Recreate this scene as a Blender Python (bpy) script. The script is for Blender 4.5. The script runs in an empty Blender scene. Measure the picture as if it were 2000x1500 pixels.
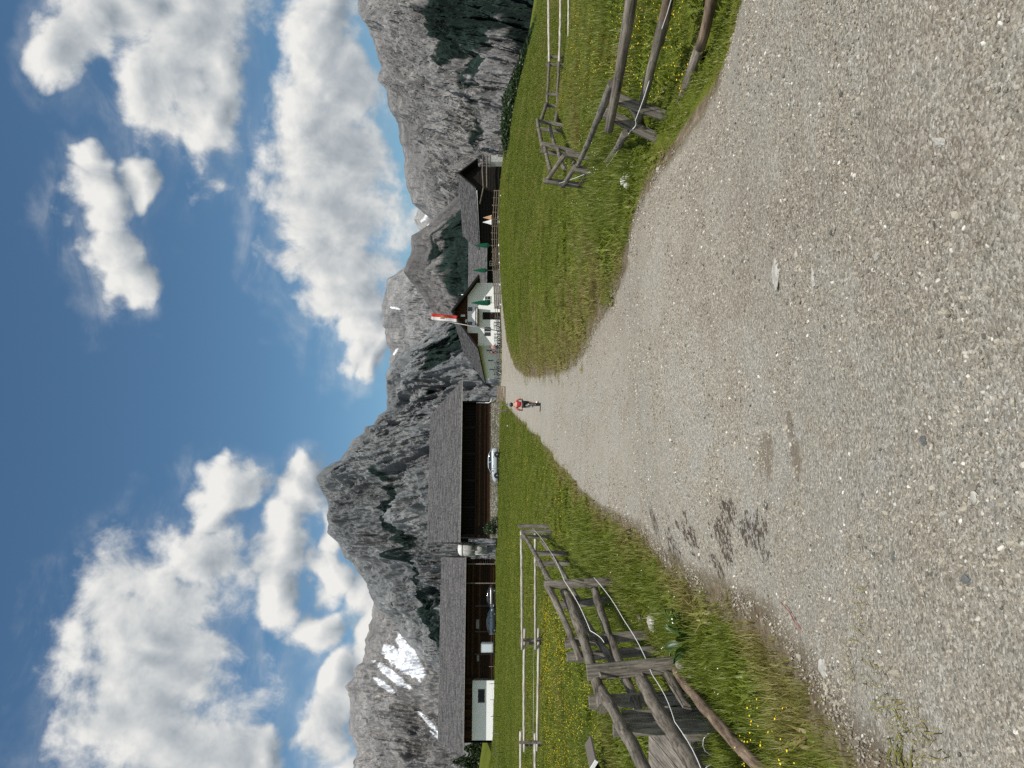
import bpy, bmesh, math, random
import numpy as np
from mathutils import Vector, Matrix

# ------------------------------------------------------------------ camera, sky, sun, exposure
SC = bpy.context.scene
COL = SC.collection
F = 1480.0
EYE = 1.65
cam = bpy.data.cameras.new('camera')
cam.sensor_width = 36.0
cam.lens = 36.0 * F / 2000.0
cam.clip_start = 0.05
cam.clip_end = 30000.0
cam_ob = bpy.data.objects.new('camera', cam)
COL.objects.link(cam_ob)
# the photograph was taken with the phone on its side: picture left is up
cam_ob.matrix_world = Matrix(((0, 1, 0, 0), (0, 0, -1, 0), (-1, 0, 0, EYE), (0, 0, 0, 1)))
SC.camera = cam_ob

SUN_DIR = Vector((0.17, -0.48, 0.85)).normalized()       # towards the sun
SUN_EL = math.asin(SUN_DIR.z)
SUN_AZ = math.atan2(SUN_DIR.x, SUN_DIR.y)
sun = bpy.data.lights.new('sun', 'SUN')
sun.energy = 4.2
sun.angle = math.radians(0.55)
sun.color = (1.0, 0.955, 0.89)
sun_ob = bpy.data.objects.new('sun', sun)
COL.objects.link(sun_ob)
sun_ob.location = (-20, -50, 90)
sun_ob.rotation_euler = SUN_DIR.to_track_quat('Z', 'Y').to_euler()

SC.view_settings.view_transform = 'Standard'
SC.view_settings.look = 'None'
SC.view_settings.gamma = 1.0
SC.view_settings.exposure = 0.0
SC.view_settings.use_curve_mapping = False
SC.render.engine = 'CYCLES'
SC.cycles.use_denoising = False
SC.cycles.max_bounces = 4
SC.cycles.diffuse_bounces = 2
SC.cycles.glossy_bounces = 2
SC.cycles.transmission_bounces = 2
SC.cycles.transparent_max_bounces = 4
SC.cycles.volume_bounces = 0

W = bpy.data.worlds.new('World')
SC.world = W
W.use_nodes = True


def sky_world():
    nt = W.node_tree
    N, L = nt.nodes, nt.links
    N.clear()

    def math_(op, a, b=None, c=None, clamp=False):
        n = N.new('ShaderNodeMath'); n.operation = op; n.use_clamp = clamp
        for i, v in enumerate((a, b, c)):
            if v is None: continue
            if isinstance(v, (int, float)): n.inputs[i].default_value = v
            else: L.new(v, n.inputs[i])
        return n.outputs[0]

    def vmath(op, a, b=None, c=None):
        n = N.new('ShaderNodeVectorMath'); n.operation = op
        for i, v in enumerate((a, b, c)):
            if v is None: continue
            if isinstance(v, tuple): n.inputs[i].default_value = v
            else: L.new(v, n.inputs[i])
        return n.outputs['Value'] if op in ('DOT_PRODUCT', 'LENGTH') else n.outputs[0]

    def smooth(x, a, b):
        n = N.new('ShaderNodeMapRange'); n.interpolation_type = 'SMOOTHSTEP'
        L.new(x, n.inputs[0]); n.inputs[1].default_value = a; n.inputs[2].default_value = b
        return n.outputs[0]

    def noise(vec, scale, detail, rough=0.55, dist=0.0):
        n = N.new('ShaderNodeTexNoise'); n.noise_dimensions = '3D'
        L.new(vec, n.inputs['Vector'])
        n.inputs['Scale'].default_value = scale; n.inputs['Detail'].default_value = detail
        n.inputs['Roughness'].default_value = rough; n.inputs['Distortion'].default_value = dist
        return n

    tc = N.new('ShaderNodeTexCoord').outputs['Generated']
    sep = N.new('ShaderNodeSeparateXYZ'); L.new(tc, sep.inputs[0])
    sx, sy, sz = sep.outputs
    # the cumulus banks over the valley, as bearings (east, up) on a plane to the north
    BANKS = [  # centre, half size (1/1000)
        (480, 446, 95, 80), (400, 452, 75, 62), (345, 400, 50, 42), (460, 575, 60, 42), (520, 520, 50, 60), (560, 430, 80, 90), (425, 400, 70, 40),
        (304, 548, 32, 24), (290, 497, 38, 28), (243, 556, 46, 40), (176, 534, 46, 40), (135, 520, 38, 34),
        (493, 264, 95, 48), (392, 250, 90, 58), (290, 232, 88, 74), (223, 222, 74, 80), (162, 212, 60, 66), (101, 210, 48, 50), (61, 196, 34, 30), (27, 177, 26, 14), (560, 240, 90, 60),
        (-142, 385, 34, 46), (-203, 412, 54, 58), (-270, 446, 68, 84), (-338, 473, 74, 98), (-405, 473, 74, 110), (-473, 466, 68, 124), (-560, 450, 90, 110), (-480, 340, 44, 36),
        (-155, 291, 34, 38), (-209, 311, 46, 36), (-257, 318, 40, 30), (-311, 264, 34, 32), (-236, 243, 50, 32), (-284, 214, 40, 24), (-385, 226, 40, 22), (-466, 240, 62, 30), (-540, 215, 60, 40),
        (-180, 232, 30, 22), (-350, 200, 60, 18),
    ]

    def field(vec, lite=False):
        s = N.new('ShaderNodeSeparateXYZ'); L.new(vec, s.inputs[0])
        yy = math_('MAXIMUM', s.outputs[1], 0.05)
        c = N.new('ShaderNodeCombineXYZ')
        L.new(math_('DIVIDE', s.outputs[0], yy), c.inputs[0])
        L.new(math_('DIVIDE', s.outputs[2], yy), c.inputs[1])
        p = c.outputs[0]
        wn = noise(vec, 8.0, 3 if not lite else 1, 0.6)
        wv = vmath('MULTIPLY', vmath('SUBTRACT', wn.outputs['Color'], (0.5, 0.5, 0.5)), (0.20, 0.15, 0.0))
        p = vmath('ADD', p, wv)
        acc = None
        for (bx, bz, rx, rz) in BANKS:
            q = vmath('MULTIPLY_ADD', p, (1000.0 / rx, 1000.0 / rz, 0.0), (-bx / rx, -bz / rz, 0.0))
            d = math_('SUBTRACT', 1.0, vmath('LENGTH', q))
            acc = d if acc is None else math_('SMOOTH_MAX', acc, d, 0.18)
        n1 = noise(vec, 15.0, 7 if not lite else 4, 0.60, 0.2)
        if lite:
            return math_('ADD', math_('MAXIMUM', acc, -1.5), math_('MULTIPLY_ADD', n1.outputs['Fac'], 2.2, -0.92))
        # everywhere else the same kind of broken cumulus goes on
        gen = noise(vec, 2.6, 4, 0.55)
        g = math_('MULTIPLY_ADD', gen.outputs['Fac'], 7.0, -3.75)
        a = math_('ABSOLUTE', math_('DIVIDE', s.outputs[0], yy))
        out = math_('MAXIMUM', math_('MAXIMUM', smooth(a, 0.55, 0.75), smooth(math_('DIVIDE', s.outputs[2], yy), 0.72, 0.95)),
                    smooth(s.outputs[1], 0.3, 0.06))
        g = math_('ADD', math_('MULTIPLY', g, out), math_('MULTIPLY', math_('SUBTRACT', 1.0, out), -3.0))
        acc = math_('MAXIMUM', acc, g)
        acc = math_('MAXIMUM', acc, -1.5)
        return math_('ADD', acc, math_('MULTIPLY_ADD', n1.outputs['Fac'], 2.2, -0.92))

    f0 = field(tc)
    up = vmath('ADD', tc, (-0.006, 0.0, 0.018))
    f1 = field(up, True)
    alpha = smooth(f0, -0.20, 0.48)
    wn = N.new('ShaderNodeMapping'); L.new(tc, wn.inputs[0]); wn.inputs['Scale'].default_value = (3.0, 3.0, 9.0)
    wv = noise(wn.outputs[0], 2.2, 6, 0.62, 0.8)
    wisp = math_('MULTIPLY', smooth(f0, -1.0, 0.2), math_('MULTIPLY', smooth(wv.outputs['Fac'], 0.35, 0.75), 0.38))
    alpha = math_('MAXIMUM', alpha, wisp)
    # thin edges and tops bright, thick middles and bases greyer
    lit = math_('ADD', math_('MULTIPLY', math_('SUBTRACT', f0, f1), 0.75), 0.64)
    core = smooth(f0, 0.35, 1.3)
    lit = math_('SUBTRACT', lit, math_('MULTIPLY', core, 0.30), None, True)
    ramp = N.new('ShaderNodeValToRGB')
    L.new(lit, ramp.inputs[0])
    e = ramp.color_ramp.elements
    e[0].position = 0.0; e[0].color = (2.7, 3.15, 3.6, 1)
    e[1].position = 1.0; e[1].color = (8.6, 8.5, 8.2, 1)
    m = e.new(0.45); m.color = (4.9, 5.25, 5.5, 1)
    sky = N.new('ShaderNodeTexSky')
    sky.sky_type = 'NISHITA'; sky.sun_disc = False
    sky.sun_elevation = SUN_EL; sky.sun_rotation = SUN_AZ
    sky.altitude = 800.0; sky.air_density = 1.15; sky.dust_density = 0.7; sky.ozone_density = 2.2
    mix = N.new('ShaderNodeMix'); mix.data_type = 'RGBA'
    L.new(alpha, mix.inputs[0])
    L.new(vmath('MULTIPLY', sky.outputs[0], (0.66, 0.87, 0.92)), mix.inputs[6])
    L.new(ramp.outputs[0], mix.inputs[7])
    bg = N.new('ShaderNodeBackground'); bg.inputs[1].default_value = 0.1
    L.new(mix.outputs[2], bg.inputs[0])
    out = N.new('ShaderNodeOutputWorld'); L.new(bg.outputs[0], out.inputs[0])
    W.cycles.sampling_method = 'MANUAL'
    W.cycles.sample_map_resolution = 256


sky_world()

# ------------------------------------------------------------------ helpers
RNG = np.random.default_rng(7)
random.seed(7)


def P(u, v, d):
    """point at bearing (u, v) of the upright picture and distance d north of the camera"""
    return Vector(((u - 750.0) / F * d, d, EYE - (v - 1000.0) / F * d))


_perm = np.random.default_rng(11).permutation(4096)


def _h(ix, iy, iz, s):
    return _perm[(_perm[(_perm[(ix + s * 131) & 4095] + iy) & 4095] + iz) & 4095]


_G = np.random.default_rng(5).normal(size=(4096, 3)); _G /= np.linalg.norm(_G, axis=1)[:, None]


def perlin(x, y, z=None, seed=0):
    x = np.asarray(x, float); y = np.asarray(y, float)
    z = np.zeros_like(x) if z is None else np.asarray(z, float)
    xi = np.floor(x).astype(int); yi = np.floor(y).astype(int); zi = np.floor(z).astype(int)
    xf, yf, zf = x - xi, y - yi, z - zi
    f = lambda t: t * t * t * (t * (t * 6 - 15) + 10)
    u, v, w = f(xf), f(yf), f(zf)
    r = 0
    for dx in (0, 1):
        for dy in (0, 1):
            for dz in (0, 1):
                g = _G[_h(xi + dx, yi + dy, zi + dz, seed)]
                d = g[..., 0] * (xf - dx) + g[..., 1] * (yf - dy) + g[..., 2] * (zf - dz)
                r = r + d * (u if dx else 1 - u) * (v if dy else 1 - v) * (w if dz else 1 - w)
    return r * 1.5


def fbm(x, y, z=None, octv=5, seed=0, gain=0.5, ridged=False):
    a, s, tot = 1.0, 0, 0
    z = np.zeros_like(np.asarray(x, float)) if z is None else z
    fr = 1.0
    for o in range(octv):
        n = perlin(x * fr, y * fr, z * fr, seed + o * 17)
        if ridged: n = 1 - 2 * np.abs(n)
        s = s + a * n; tot += a
        a *= gain; fr *= 2.03
    return s / tot


def sstep(x, a, b):
    t = np.clip((x - a) / (b - a), 0, 1)
    return t * t * (3 - 2 * t)


# ---- materials
def new_mat(name):
    m = bpy.data.materials.new(name); m.use_nodes = True
    nt = m.node_tree; nt.nodes.clear()
    return m, nt.nodes, nt.links


class NB:
    """tiny node-building helper"""
    def __init__(s, name):
        s.m, s.N, s.L = new_mat(name)

    def node(s, t, **kw):
        n = s.N.new(t)
        for k, v in kw.items(): setattr(n, k, v)
        return n

    def put(s, sock, v):
        if hasattr(v, 'is_linked') or hasattr(v, 'links'): s.L.new(v, sock)
        elif isinstance(v, (tuple, list)) and len(v) == 3 and len(sock.default_value) == 4: sock.default_value = (*v, 1)
        else: sock.default_value = v

    def noise(s, vec, scale, detail=4, rough=0.55, dist=0.0, out='Fac'):
        n = s.node('ShaderNodeTexNoise')
        if vec is not None: s.L.new(vec, n.inputs['Vector'])
        n.inputs['Scale'].default_value = scale; n.inputs['Detail'].default_value = detail
        n.inputs['Roughness'].default_value = rough; n.inputs['Distortion'].default_value = dist
        return n.outputs[out]

    def voronoi(s, vec, scale, feature='F1', out='Distance', rand=1.0):
        n = s.node('ShaderNodeTexVoronoi', feature=feature)
        if vec is not None: s.L.new(vec, n.inputs['Vector'])
        n.inputs['Scale'].default_value = scale; n.inputs['Randomness'].default_value = rand
        return n.outputs[out]

    def math(s, op, a, b=None, c=None, clamp=False):
        n = s.node('ShaderNodeMath', operation=op, use_clamp=clamp)
        for i, v in enumerate((a, b, c)):
            if v is not None: s.put(n.inputs[i], v)
        return n.outputs[0]

    def mapping(s, vec, scale=(1, 1, 1), loc=(0, 0, 0), rot=(0, 0, 0)):
        n = s.node('ShaderNodeMapping'); s.L.new(vec, n.inputs[0])
        n.inputs['Scale'].default_value = scale; n.inputs['Location'].default_value = loc; n.inputs['Rotation'].default_value = rot
        return n.outputs[0]

    def rng(s, x, a, b, c=0.0, d=1.0, smooth=True):
        n = s.node('ShaderNodeMapRange', interpolation_type='SMOOTHSTEP' if smooth else 'LINEAR')
        s.L.new(x, n.inputs[0])
        for i, v in enumerate((a, b, c, d)): n.inputs[i + 1].default_value = v
        return n.outputs[0]

    def mix(s, f, a, b, blend='MIX'):
        n = s.node('ShaderNodeMix', data_type='RGBA', blend_type=blend)
        s.put(n.inputs[0], f); s.put(n.inputs[6], a); s.put(n.inputs[7], b)
        return n.outputs[2]

    def ramp(s, x, stops):
        n = s.node('ShaderNodeValToRGB'); s.L.new(x, n.inputs[0])
        e = n.color_ramp.elements
        e[0].position, e[0].color = stops[0][0], (*stops[0][1], 1)
        e[1].position, e[1].color = stops[-1][0], (*stops[-1][1], 1)
        for p, c in stops[1:-1]:
            k = e.new(p); k.color = (*c, 1)
        return n.outputs[0]

    def attr(s, name, out='Fac', typ='GEOMETRY'):
        n = s.node('ShaderNodeAttribute', attribute_name=name, attribute_type=typ)
        return n.outputs[out]

    def obj(s): return s.node('ShaderNodeTexCoord').outputs['Object']
    def uv(s): return s.node('ShaderNodeTexCoord').outputs['UV']

    def bump(s, h, strength=0.5, dist=0.02):
        n = s.node('ShaderNodeBump'); s.L.new(h, n.inputs['Height'])
        n.inputs['Strength'].default_value = strength; n.inputs['Distance'].default_value = dist
        return n.outputs[0]

    def done(s, color, rough=0.8, normal=None, spec=0.3, metal=0.0, **kw):
        b = s.node('ShaderNodeBsdfPrincipled')
        s.put(b.inputs['Base Color'], color); s.put(b.inputs['Roughness'], rough)
        b.inputs['Specular IOR Level'].default_value = spec
        s.put(b.inputs['Metallic'], metal)
        for k, v in kw.items(): s.put(b.inputs[k.replace('_', ' ')], v)
        if normal is not None: s.L.new(normal, b.inputs['Normal'])
        o = s.node('ShaderNodeOutputMaterial'); s.L.new(b.outputs[0], o.inputs[0])
        s.bsdf = b; s.out = o
        return s.m


def paint(name, col, rough=0.6, var=0.25, scale=6.0, spec=0.3, metal=0.0, bump=0.0):
    n = NB(name); o = n.obj()
    f = n.noise(o, scale, 5, 0.6)
    c = n.mix(n.rng(f, 0.3, 0.7), tuple(x * (1 - var) for x in col), tuple(min(1, x * (1 + var)) for x in col))
    nrm = n.bump(n.noise(o, scale * 6, 4), bump, 0.01) if bump else None
    return n.done(c, rough, nrm, spec, metal)


def wood(name, dark, light, along=(1, 14, 1), use_uv=True, scale=1.0, bump=0.5, lichen=0.0):
    """weathered wood: fibres along u"""
    n = NB(name)
    base = n.uv() if use_uv else n.obj()
    v = n.mapping(base, tuple(a * scale for a in along))
    f1 = n.noise(v, 2.2, 7, 0.65, 0.4)
    f2 = n.noise(n.mapping(base, (2.2 * scale, 5.0 * scale, 5.0 * scale)), 1.4, 5, 0.65)
    crack = n.rng(n.noise(n.mapping(base, (1.3 * scale, 26 * scale, 26 * scale)), 1.8, 4, 0.6), 0.30, 0.40)
    t = n.math('ADD', n.math('MULTIPLY', f1, 0.65), n.math('MULTIPLY', f2, 0.5))
    c = n.ramp(t, [(0.42, dark), (0.55, tuple((a + b) / 2 for a, b in zip(dark, light))), (0.70, tuple(min(1, x * 1.15) for x in light))])
    c = n.mix(n.math('MULTIPLY', n.math('SUBTRACT', 1.0, crack), 0.7), c, tuple(x * 0.3 for x in dark))
    if lichen:
        k = n.rng(n.noise(n.obj(), 26, 4, 0.6), 0.62, 0.70)
        c = n.mix(n.math('MULTIPLY', k, lichen), c, (0.30, 0.31, 0.25))
    h = n.math('ADD', f1, n.math('MULTIPLY', crack, 0.5))
    return n.done(c, 0.85, n.bump(h, bump, 0.006), 0.2)


# ---- mesh builder
class B:
    def __init__(s):
        s.v, s.f, s.uvs, s.sm = [], [], [], []

    def quad(s, pts, uv=None, smooth=False):
        i = len(s.v); s.v += [tuple(p) for p in pts]
        s.f.append(tuple(range(i, i + len(pts))))
        s.uvs.append(uv or [(0.0, 0.0)] * len(pts)); s.sm.append(smooth)
        return s

    def face(s, idx, uv=None, smooth=False):
        s.f.append(tuple(idx)); s.uvs.append(uv or [(0.0, 0.0)] * len(idx)); s.sm.append(smooth)

    def box(s, c, size, M=None, uvlong=None):
        """axis box, centre c, size; M optional 3x3 rotation about c. uv runs along the longest side"""
        c = Vector(c); hx, hy, hz = size[0] / 2, size[1] / 2, size[2] / 2
        loc = [Vector((x, y, z)) for x in (-hx, hx) for y in (-hy, hy) for z in (-hz, hz)]
        ax = max(range(3), key=lambda k: size[k]); oth = [k for k in range(3) if k != ax]
        off = random.random() * 20
        i = len(s.v)
        for p in loc: s.v.append(tuple(c + (M @ p if M else p)))
        for fc in ((0, 1, 3, 2), (4, 6, 7, 5), (0, 4, 5, 1), (2, 3, 7, 6), (0, 2, 6, 4), (1, 5, 7, 3)):
            uv = [(loc[k][ax] + off, loc[k][oth[0]] + loc[k][oth[1]] + off * 0.37) for k in fc]
            s.face([i + k for k in fc], uv)
        return s

    def bar(s, p0, p1, w, t, up=(0, 0, 1), twist=0.0):
        """rectangular bar from p0 to p1, w across (horizontal), t along up"""
        p0, p1 = Vector(p0), Vector(p1); z = (p1 - p0); ln = z.length; z.normalize()
        upv = Vector(up)
        x = z.cross(upv)
        if x.length < 1e-4: x = z.cross(Vector((0, 1, 0)))
        x.normalize(); y = x.cross(z).normalized()
        if twist:
            R = Matrix.Rotation(twist, 3, z); x = R @ x; y = R @ y
        M = Matrix((x, y, z)).transposed()
        return s.box((p0 + p1) / 2, (w, t, ln), M)

    def tube(s, pts, radii, n=10, cap=True, wob=0.0):
        pts = [Vector(p) for p in pts]
        if not hasattr(radii, '__len__'): radii = [radii] * len(pts)
        off = random.random() * 20; ln = 0.0
        rings = []
        ref = None
        for k, p in enumerate(pts):
            d = (pts[min(k + 1, len(pts) - 1)] - pts[max(k - 1, 0)]).normalized()
            if ref is None:
                ref = d.cross(Vector((0.31, 0.17, 0.93)))
                if ref.length < 1e-3: ref = d.cross(Vector((1, 0, 0)))
            a = (ref - d * ref.dot(d)).normalized(); ref = a
            b = d.cross(a)
            if k: ln += (p - pts[k - 1]).length
            i0 = len(s.v)
            for j in range(n):
                th = 2 * math.pi * j / n
                r = radii[k] * (1 + (random.uniform(-wob, wob) if wob else 0))
                s.v.append(tuple(p + (a * math.cos(th) + b * math.sin(th)) * r))
            rings.append((i0, ln))
        for k in range(len(rings) - 1):
            (a0, l0), (a1, l1) = rings[k], rings[k + 1]
            for j in range(n):
                j2 = (j + 1) % n
                c0 = 2 * math.pi * radii[k] * j / n; c1 = 2 * math.pi * radii[k] * (j + 1) / n
                s.face((a0 + j, a0 + j2, a1 + j2, a1 + j),
                       [(l0 + off, c0 + off), (l0 + off, c1 + off), (l1 + off, c1 + off), (l1 + off, c0 + off)], True)
        if cap:
            for (a0, l0), rev in ((rings[0], True), (rings[-1], False)):
                idx = [a0 + j for j in range(n)]
                if rev: idx.reverse()
                s.face(idx, [(off + 0.5 * math.cos(2 * math.pi * j / n), off + math.sin(2 * math.pi * j / n)) for j in range(n)])
        return s

    def log(s, p0, p1, r0, r1, seg=7, n=10, bend=0.03):
        p0, p1 = Vector(p0), Vector(p1)
        d = p1 - p0
        bx = Vector((random.uniform(-1, 1), random.uniform(-1, 1), random.uniform(-1, 1))) * bend
        pts, rad = [], []
        for k in range(seg + 1):
            t = k / seg
            pts.append(p0 + d * t + bx * math.sin(math.pi * t) + Vector((random.uniform(-1, 1), random.uniform(-1, 1), random.uniform(-1, 1))) * r0 * 0.11)
            rad.append((r0 + (r1 - r0) * t) * random.uniform(0.90, 1.08))
        return s.tube(pts, rad, n, True, 0.055)

    def lathe(s, c, prof, n=16, axis=None):
        """prof: list of (r, z) from c; axis Vector default z"""
        c = Vector(c); z = Vector(axis or (0, 0, 1)).normalized()
        x = z.orthogonal().normalized(); y = z.cross(x)
        rings = []
        for r, h in prof:
            i0 = len(s.v)
            for j in range(n):
                th = 2 * math.pi * j / n
                s.v.append(tuple(c + z * h + (x * math.cos(th) + y * math.sin(th)) * max(r, 1e-4)))
            rings.append(i0)
        for k in range(len(rings) - 1):
            for j in range(n):
                s.face((rings[k] + j, rings[k] + (j + 1) % n, rings[k + 1] + (j + 1) % n, rings[k + 1] + j), None, True)
        s.face([rings[0] + j for j in range(n)][::-1]); s.face([rings[-1] + j for j in range(n)])
        return s

    def prism(s, poly, axis_vec, uv=False):
        """poly: list of 3d points (planar), extruded by axis_vec"""
        poly = [Vector(p) for p in poly]; a = Vector(axis_vec); n = len(poly)
        i = len(s.v)
        s.v += [tuple(p) for p in poly] + [tuple(p + a) for p in poly]
        s.face([i + k for k in range(n)][::-1]); s.face([i + n + k for k in range(n)])
        for k in range(n):
            s.face((i + k, i + (k + 1) % n, i + n + (k + 1) % n, i + n + k))
        return s

    def grid(s, rows, uvs=None, smooth=True):
        m, n = len(rows), len(rows[0]); i = len(s.v)
        for r in rows: s.v += [tuple(p) for p in r]
        for a in range(m - 1):
            for b in range(n - 1):
                idx = (i + a * n + b, i + a * n + b + 1, i + (a + 1) * n + b + 1, i + (a + 1) * n + b)
                s.face(idx, [uvs[a][b], uvs[a][b + 1], uvs[a + 1][b + 1], uvs[a + 1][b]] if uvs else None, smooth)
        return s

    def blob(s, c, r, seed=0, sub=2, rough=0.25, flat=1.0, facet=True):
        bm = bmesh.new(); bmesh.ops.create_icosphere(bm, subdivisions=sub, radius=1.0)
        co = np.array([v.co for v in bm.verts])
        n = fbm(co[:, 0] * 1.1 + seed * 3.7, co[:, 1] * 1.1, co[:, 2] * 1.1, 3, seed)
        co = co * (1 + rough * n * 2.0)[:, None] * np.array(r if hasattr(r, '__len__') else (r, r, r * flat))
        i = len(s.v); c = Vector(c)
        s.v += [tuple(c + Vector(p)) for p in co]
        for f in bm.faces: s.face([i + v.index for v in f.verts], None, not facet)
        bm.free(); return s

    def build(s, name, mat, parent=None, world=False, label=None):
        me = bpy.data.meshes.new(name)
        off = Vector(parent.location) if (parent is not None and world) else Vector((0, 0, 0))
        me.from_pydata([tuple(Vector(p) - off) for p in s.v] if world else s.v, [], s.f)
        ul = me.uv_layers.new(name='UVMap')
        flat = [c for u in s.uvs for p in u for c in p]
        ul.data.foreach_set('uv', flat)
        me.polygons.foreach_set('use_smooth', s.sm)
        me.update()
        if mat: me.materials.append(mat)
        o = bpy.data.objects.new(name, me); COL.objects.link(o)
        if parent is not None: o.parent = parent
        if label: o['label'] = label
        return o


def tag(o, label=None, cat=None, group=None, kind=None):
    if label: o['label'] = label
    if cat: o['category'] = cat
    if group: o['group'] = group
    if kind: o['kind'] = kind
    return o


def thing(name, loc, label, cat, group=None, rz=0.0):
    o = bpy.data.objects.new(name, None); COL.objects.link(o)
    o.location = loc; o.rotation_euler = (0, 0, rz); o.empty_display_size = 0.3
    return tag(o, label, cat, group)


def copy_tree(o, parent=None):
    c = o.copy(); COL.objects.link(c)
    if parent is not None: c.parent = parent
    for ch in list(o.children): copy_tree(ch, c)
    return c


def np_mesh(name, verts, faces, mat, smooth=True, attrs=None):
    me = bpy.data.meshes.new(name)
    me.vertices.add(len(verts)); me.vertices.foreach_set('co', np.asarray(verts, np.float32).ravel())
    faces = np.asarray(faces, np.int32); k = faces.shape[1]
    me.loops.add(faces.size); me.loops.foreach_set('vertex_index', faces.ravel())
    me.polygons.add(len(faces)); me.polygons.foreach_set('loop_start', np.arange(0, faces.size, k, dtype=np.int32))
    me.polygons.foreach_set('use_smooth', np.full(len(faces), smooth))
    me.update(calc_edges=True); me.validate()
    for n_, (typ, data) in (attrs or {}).items():
        a = me.attributes.new(n_, typ, 'POINT')
        a.data.foreach_set({'FLOAT': 'value', 'INT': 'value', 'FLOAT_VECTOR': 'vector', 'FLOAT_COLOR': 'color'}[typ], np.ascontiguousarray(data, np.int32 if typ == 'INT' else np.float32).ravel())
    if mat: me.materials.append(mat)
    o = bpy.data.objects.new(name, me); COL.objects.link(o)
    return o


def grid_faces(m, n):
    a = np.arange((m - 1) * n).reshape(m - 1, n)[:, :-1].ravel()
    return np.stack([a, a + 1, a + n + 1, a + n], 1)


def scatter(name, pts, rot, scl, idx, sources, tint=None, kind='stuff', label=None, cat=None):
    """one object of uncounted small things: copies of `sources` standing at points"""
    me = bpy.data.meshes.new(name)
    me.vertices.add(len(pts)); me.vertices.foreach_set('co', np.asarray(pts, np.float32).ravel())
    for n_, typ, key, data in (('rot', 'FLOAT_VECTOR', 'vector', rot), ('scl', 'FLOAT_VECTOR', 'vector', scl),
                               ('idx', 'INT', 'value', idx), ('tint', 'FLOAT', 'value', tint if tint is not None else np.zeros(len(pts)))):
        a = me.attributes.new(n_, typ, 'POINT')
        a.data.foreach_set(key, np.ascontiguousarray(data, np.int32 if typ == 'INT' else np.float32).ravel())
    me.update()
    o = bpy.data.objects.new(name, me); COL.objects.link(o)
    lib = bpy.data.collections.new(name + '_sources')
    for s_ in sources:
        for c in list(s_.users_collection): c.objects.unlink(s_)
        lib.objects.link(s_)
    ng = bpy.data.node_groups.new(name + '_scatter', 'GeometryNodeTree')
    ng.interface.new_socket('Geometry', in_out='INPUT', socket_type='NodeSocketGeometry')
    ng.interface.new_socket('Geometry', in_out='OUTPUT', socket_type='NodeSocketGeometry')
    gi = ng.nodes.new('NodeGroupInput'); go = ng.nodes.new('NodeGroupOutput')
    iop = ng.nodes.new('GeometryNodeInstanceOnPoints')
    ci = ng.nodes.new('GeometryNodeCollectionInfo'); ci.inputs[0].default_value = lib
    ci.inputs['Separate Children'].default_value = True; ci.inputs['Reset Children'].default_value = True

    def na(n_, t):
        a = ng.nodes.new('GeometryNodeInputNamedAttribute'); a.data_type = t; a.inputs[0].default_value = n_
        return a.outputs[0]
    e2r = ng.nodes.new('FunctionNodeEulerToRotation')
    ng.links.new(na('rot', 'FLOAT_VECTOR'), e2r.inputs[0])
    ng.links.new(gi.outputs[0], iop.inputs['Points'])
    ng.links.new(ci.outputs[0], iop.inputs['Instance'])
    iop.inputs['Pick Instance'].default_value = True
    ng.links.new(na('idx', 'INT'), iop.inputs['Instance Index'])
    ng.links.new(e2r.outputs[0], iop.inputs['Rotation'])
    ng.links.new(na('scl', 'FLOAT_VECTOR'), iop.inputs['Scale'])
    ng.links.new(iop.outputs[0], go.inputs[0])
    md = o.modifiers.new('scatter', 'NODES'); md.node_group = ng
    tag(o, label, cat, None, kind)
    return o


# ------------------------------------------------------------------ terrain
_ctl = np.array([
    (0, 0, 0), (0, 5, 0), (0, 10, 0), (-.5, 20, 0), (-1, 30, 0), (-1.2, 43, 0), (-1.3, 60, .45), (-1, 75, 1.25), (1, 90, 2.2), (6, 103, 3.0), (12, 112, 3.4),
    (-1.7, 4, -.02), (-1.9, 8, -.02), (-3.3, 5.5, -.45), (-3.5, 9, -.40), (-3.2, 7.2, -.45), (-3.1, 11.8, .0), (-3.9, 18, .22), (-4.8, 25, .33), (-9.8, 29, .36), (-13.7, 29, .36), (-20, 29, .32),
    (-6, 8, -.65), (-8, 14, -.2), (-2.8, 30, .12), (-6, 43, .45), (-15, 60, 1.4), (-10.3, 93, 3.1), (-20, 97, 3.4), (-4, 100, 3.2), (-56, 116, 4.6), (-28, 120, 4.1), (-40, 60, 1.6), (-40, 90, 3.2),
    (-60, 121, 5.6), (-66, 124, 7.2), (-85, 130, 8.5), (-60, 60, 2.5),
    (2.75, 5.4, 0), (2.4, 7.6, 0), (4.5, 8.4, -.2), (3.1, 7.2, -.24), (3.5, 6.4, -.32), (3.9, 7.0, -.38), (4.0, 14.8, .05), (1.2, 16, .02), (6.6, 21, -.1), (9.3, 27, -.27), (15.6, 42, -1.24), (19.6, 46, -1.5), (27, 48, -2.2),
    (3, 30, .3), (6, 40, .5), (5, 55, 1.1), (11, 65, 1.7), (15, 78, 2.3), (20, 95, 3.15), (25.4, 100, 3.3), (25.4, 80, 2.3), (27, 70, .95), (26, 60, -.15), (34, 74, -.6), (38, 95, .5),
    (45, 60, -4), (60, 100, -5), (60, 40, -5.5), (45, 30, -4), (12, 12, -.6), (20, 20, -1.5), (10, 3, -.3),
    (0, 130, 3.7), (0, 165, 3), (-40, 150, 5), (40, 130, 2.5), (30, 112, 3.3), (0, -20, -.3), (-14, -20, -.8), (14, -20, -.6), (-20, 10, -.5), (-30, -10, -1)], float)
_c2 = 9.0
_A = np.sqrt(((_ctl[:, None, :2] - _ctl[None, :, :2]) ** 2).sum(-1) + _c2)
_n = len(_ctl)
_M = np.zeros((_n + 3, _n + 3)); _M[:_n, :_n] = _A
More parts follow.
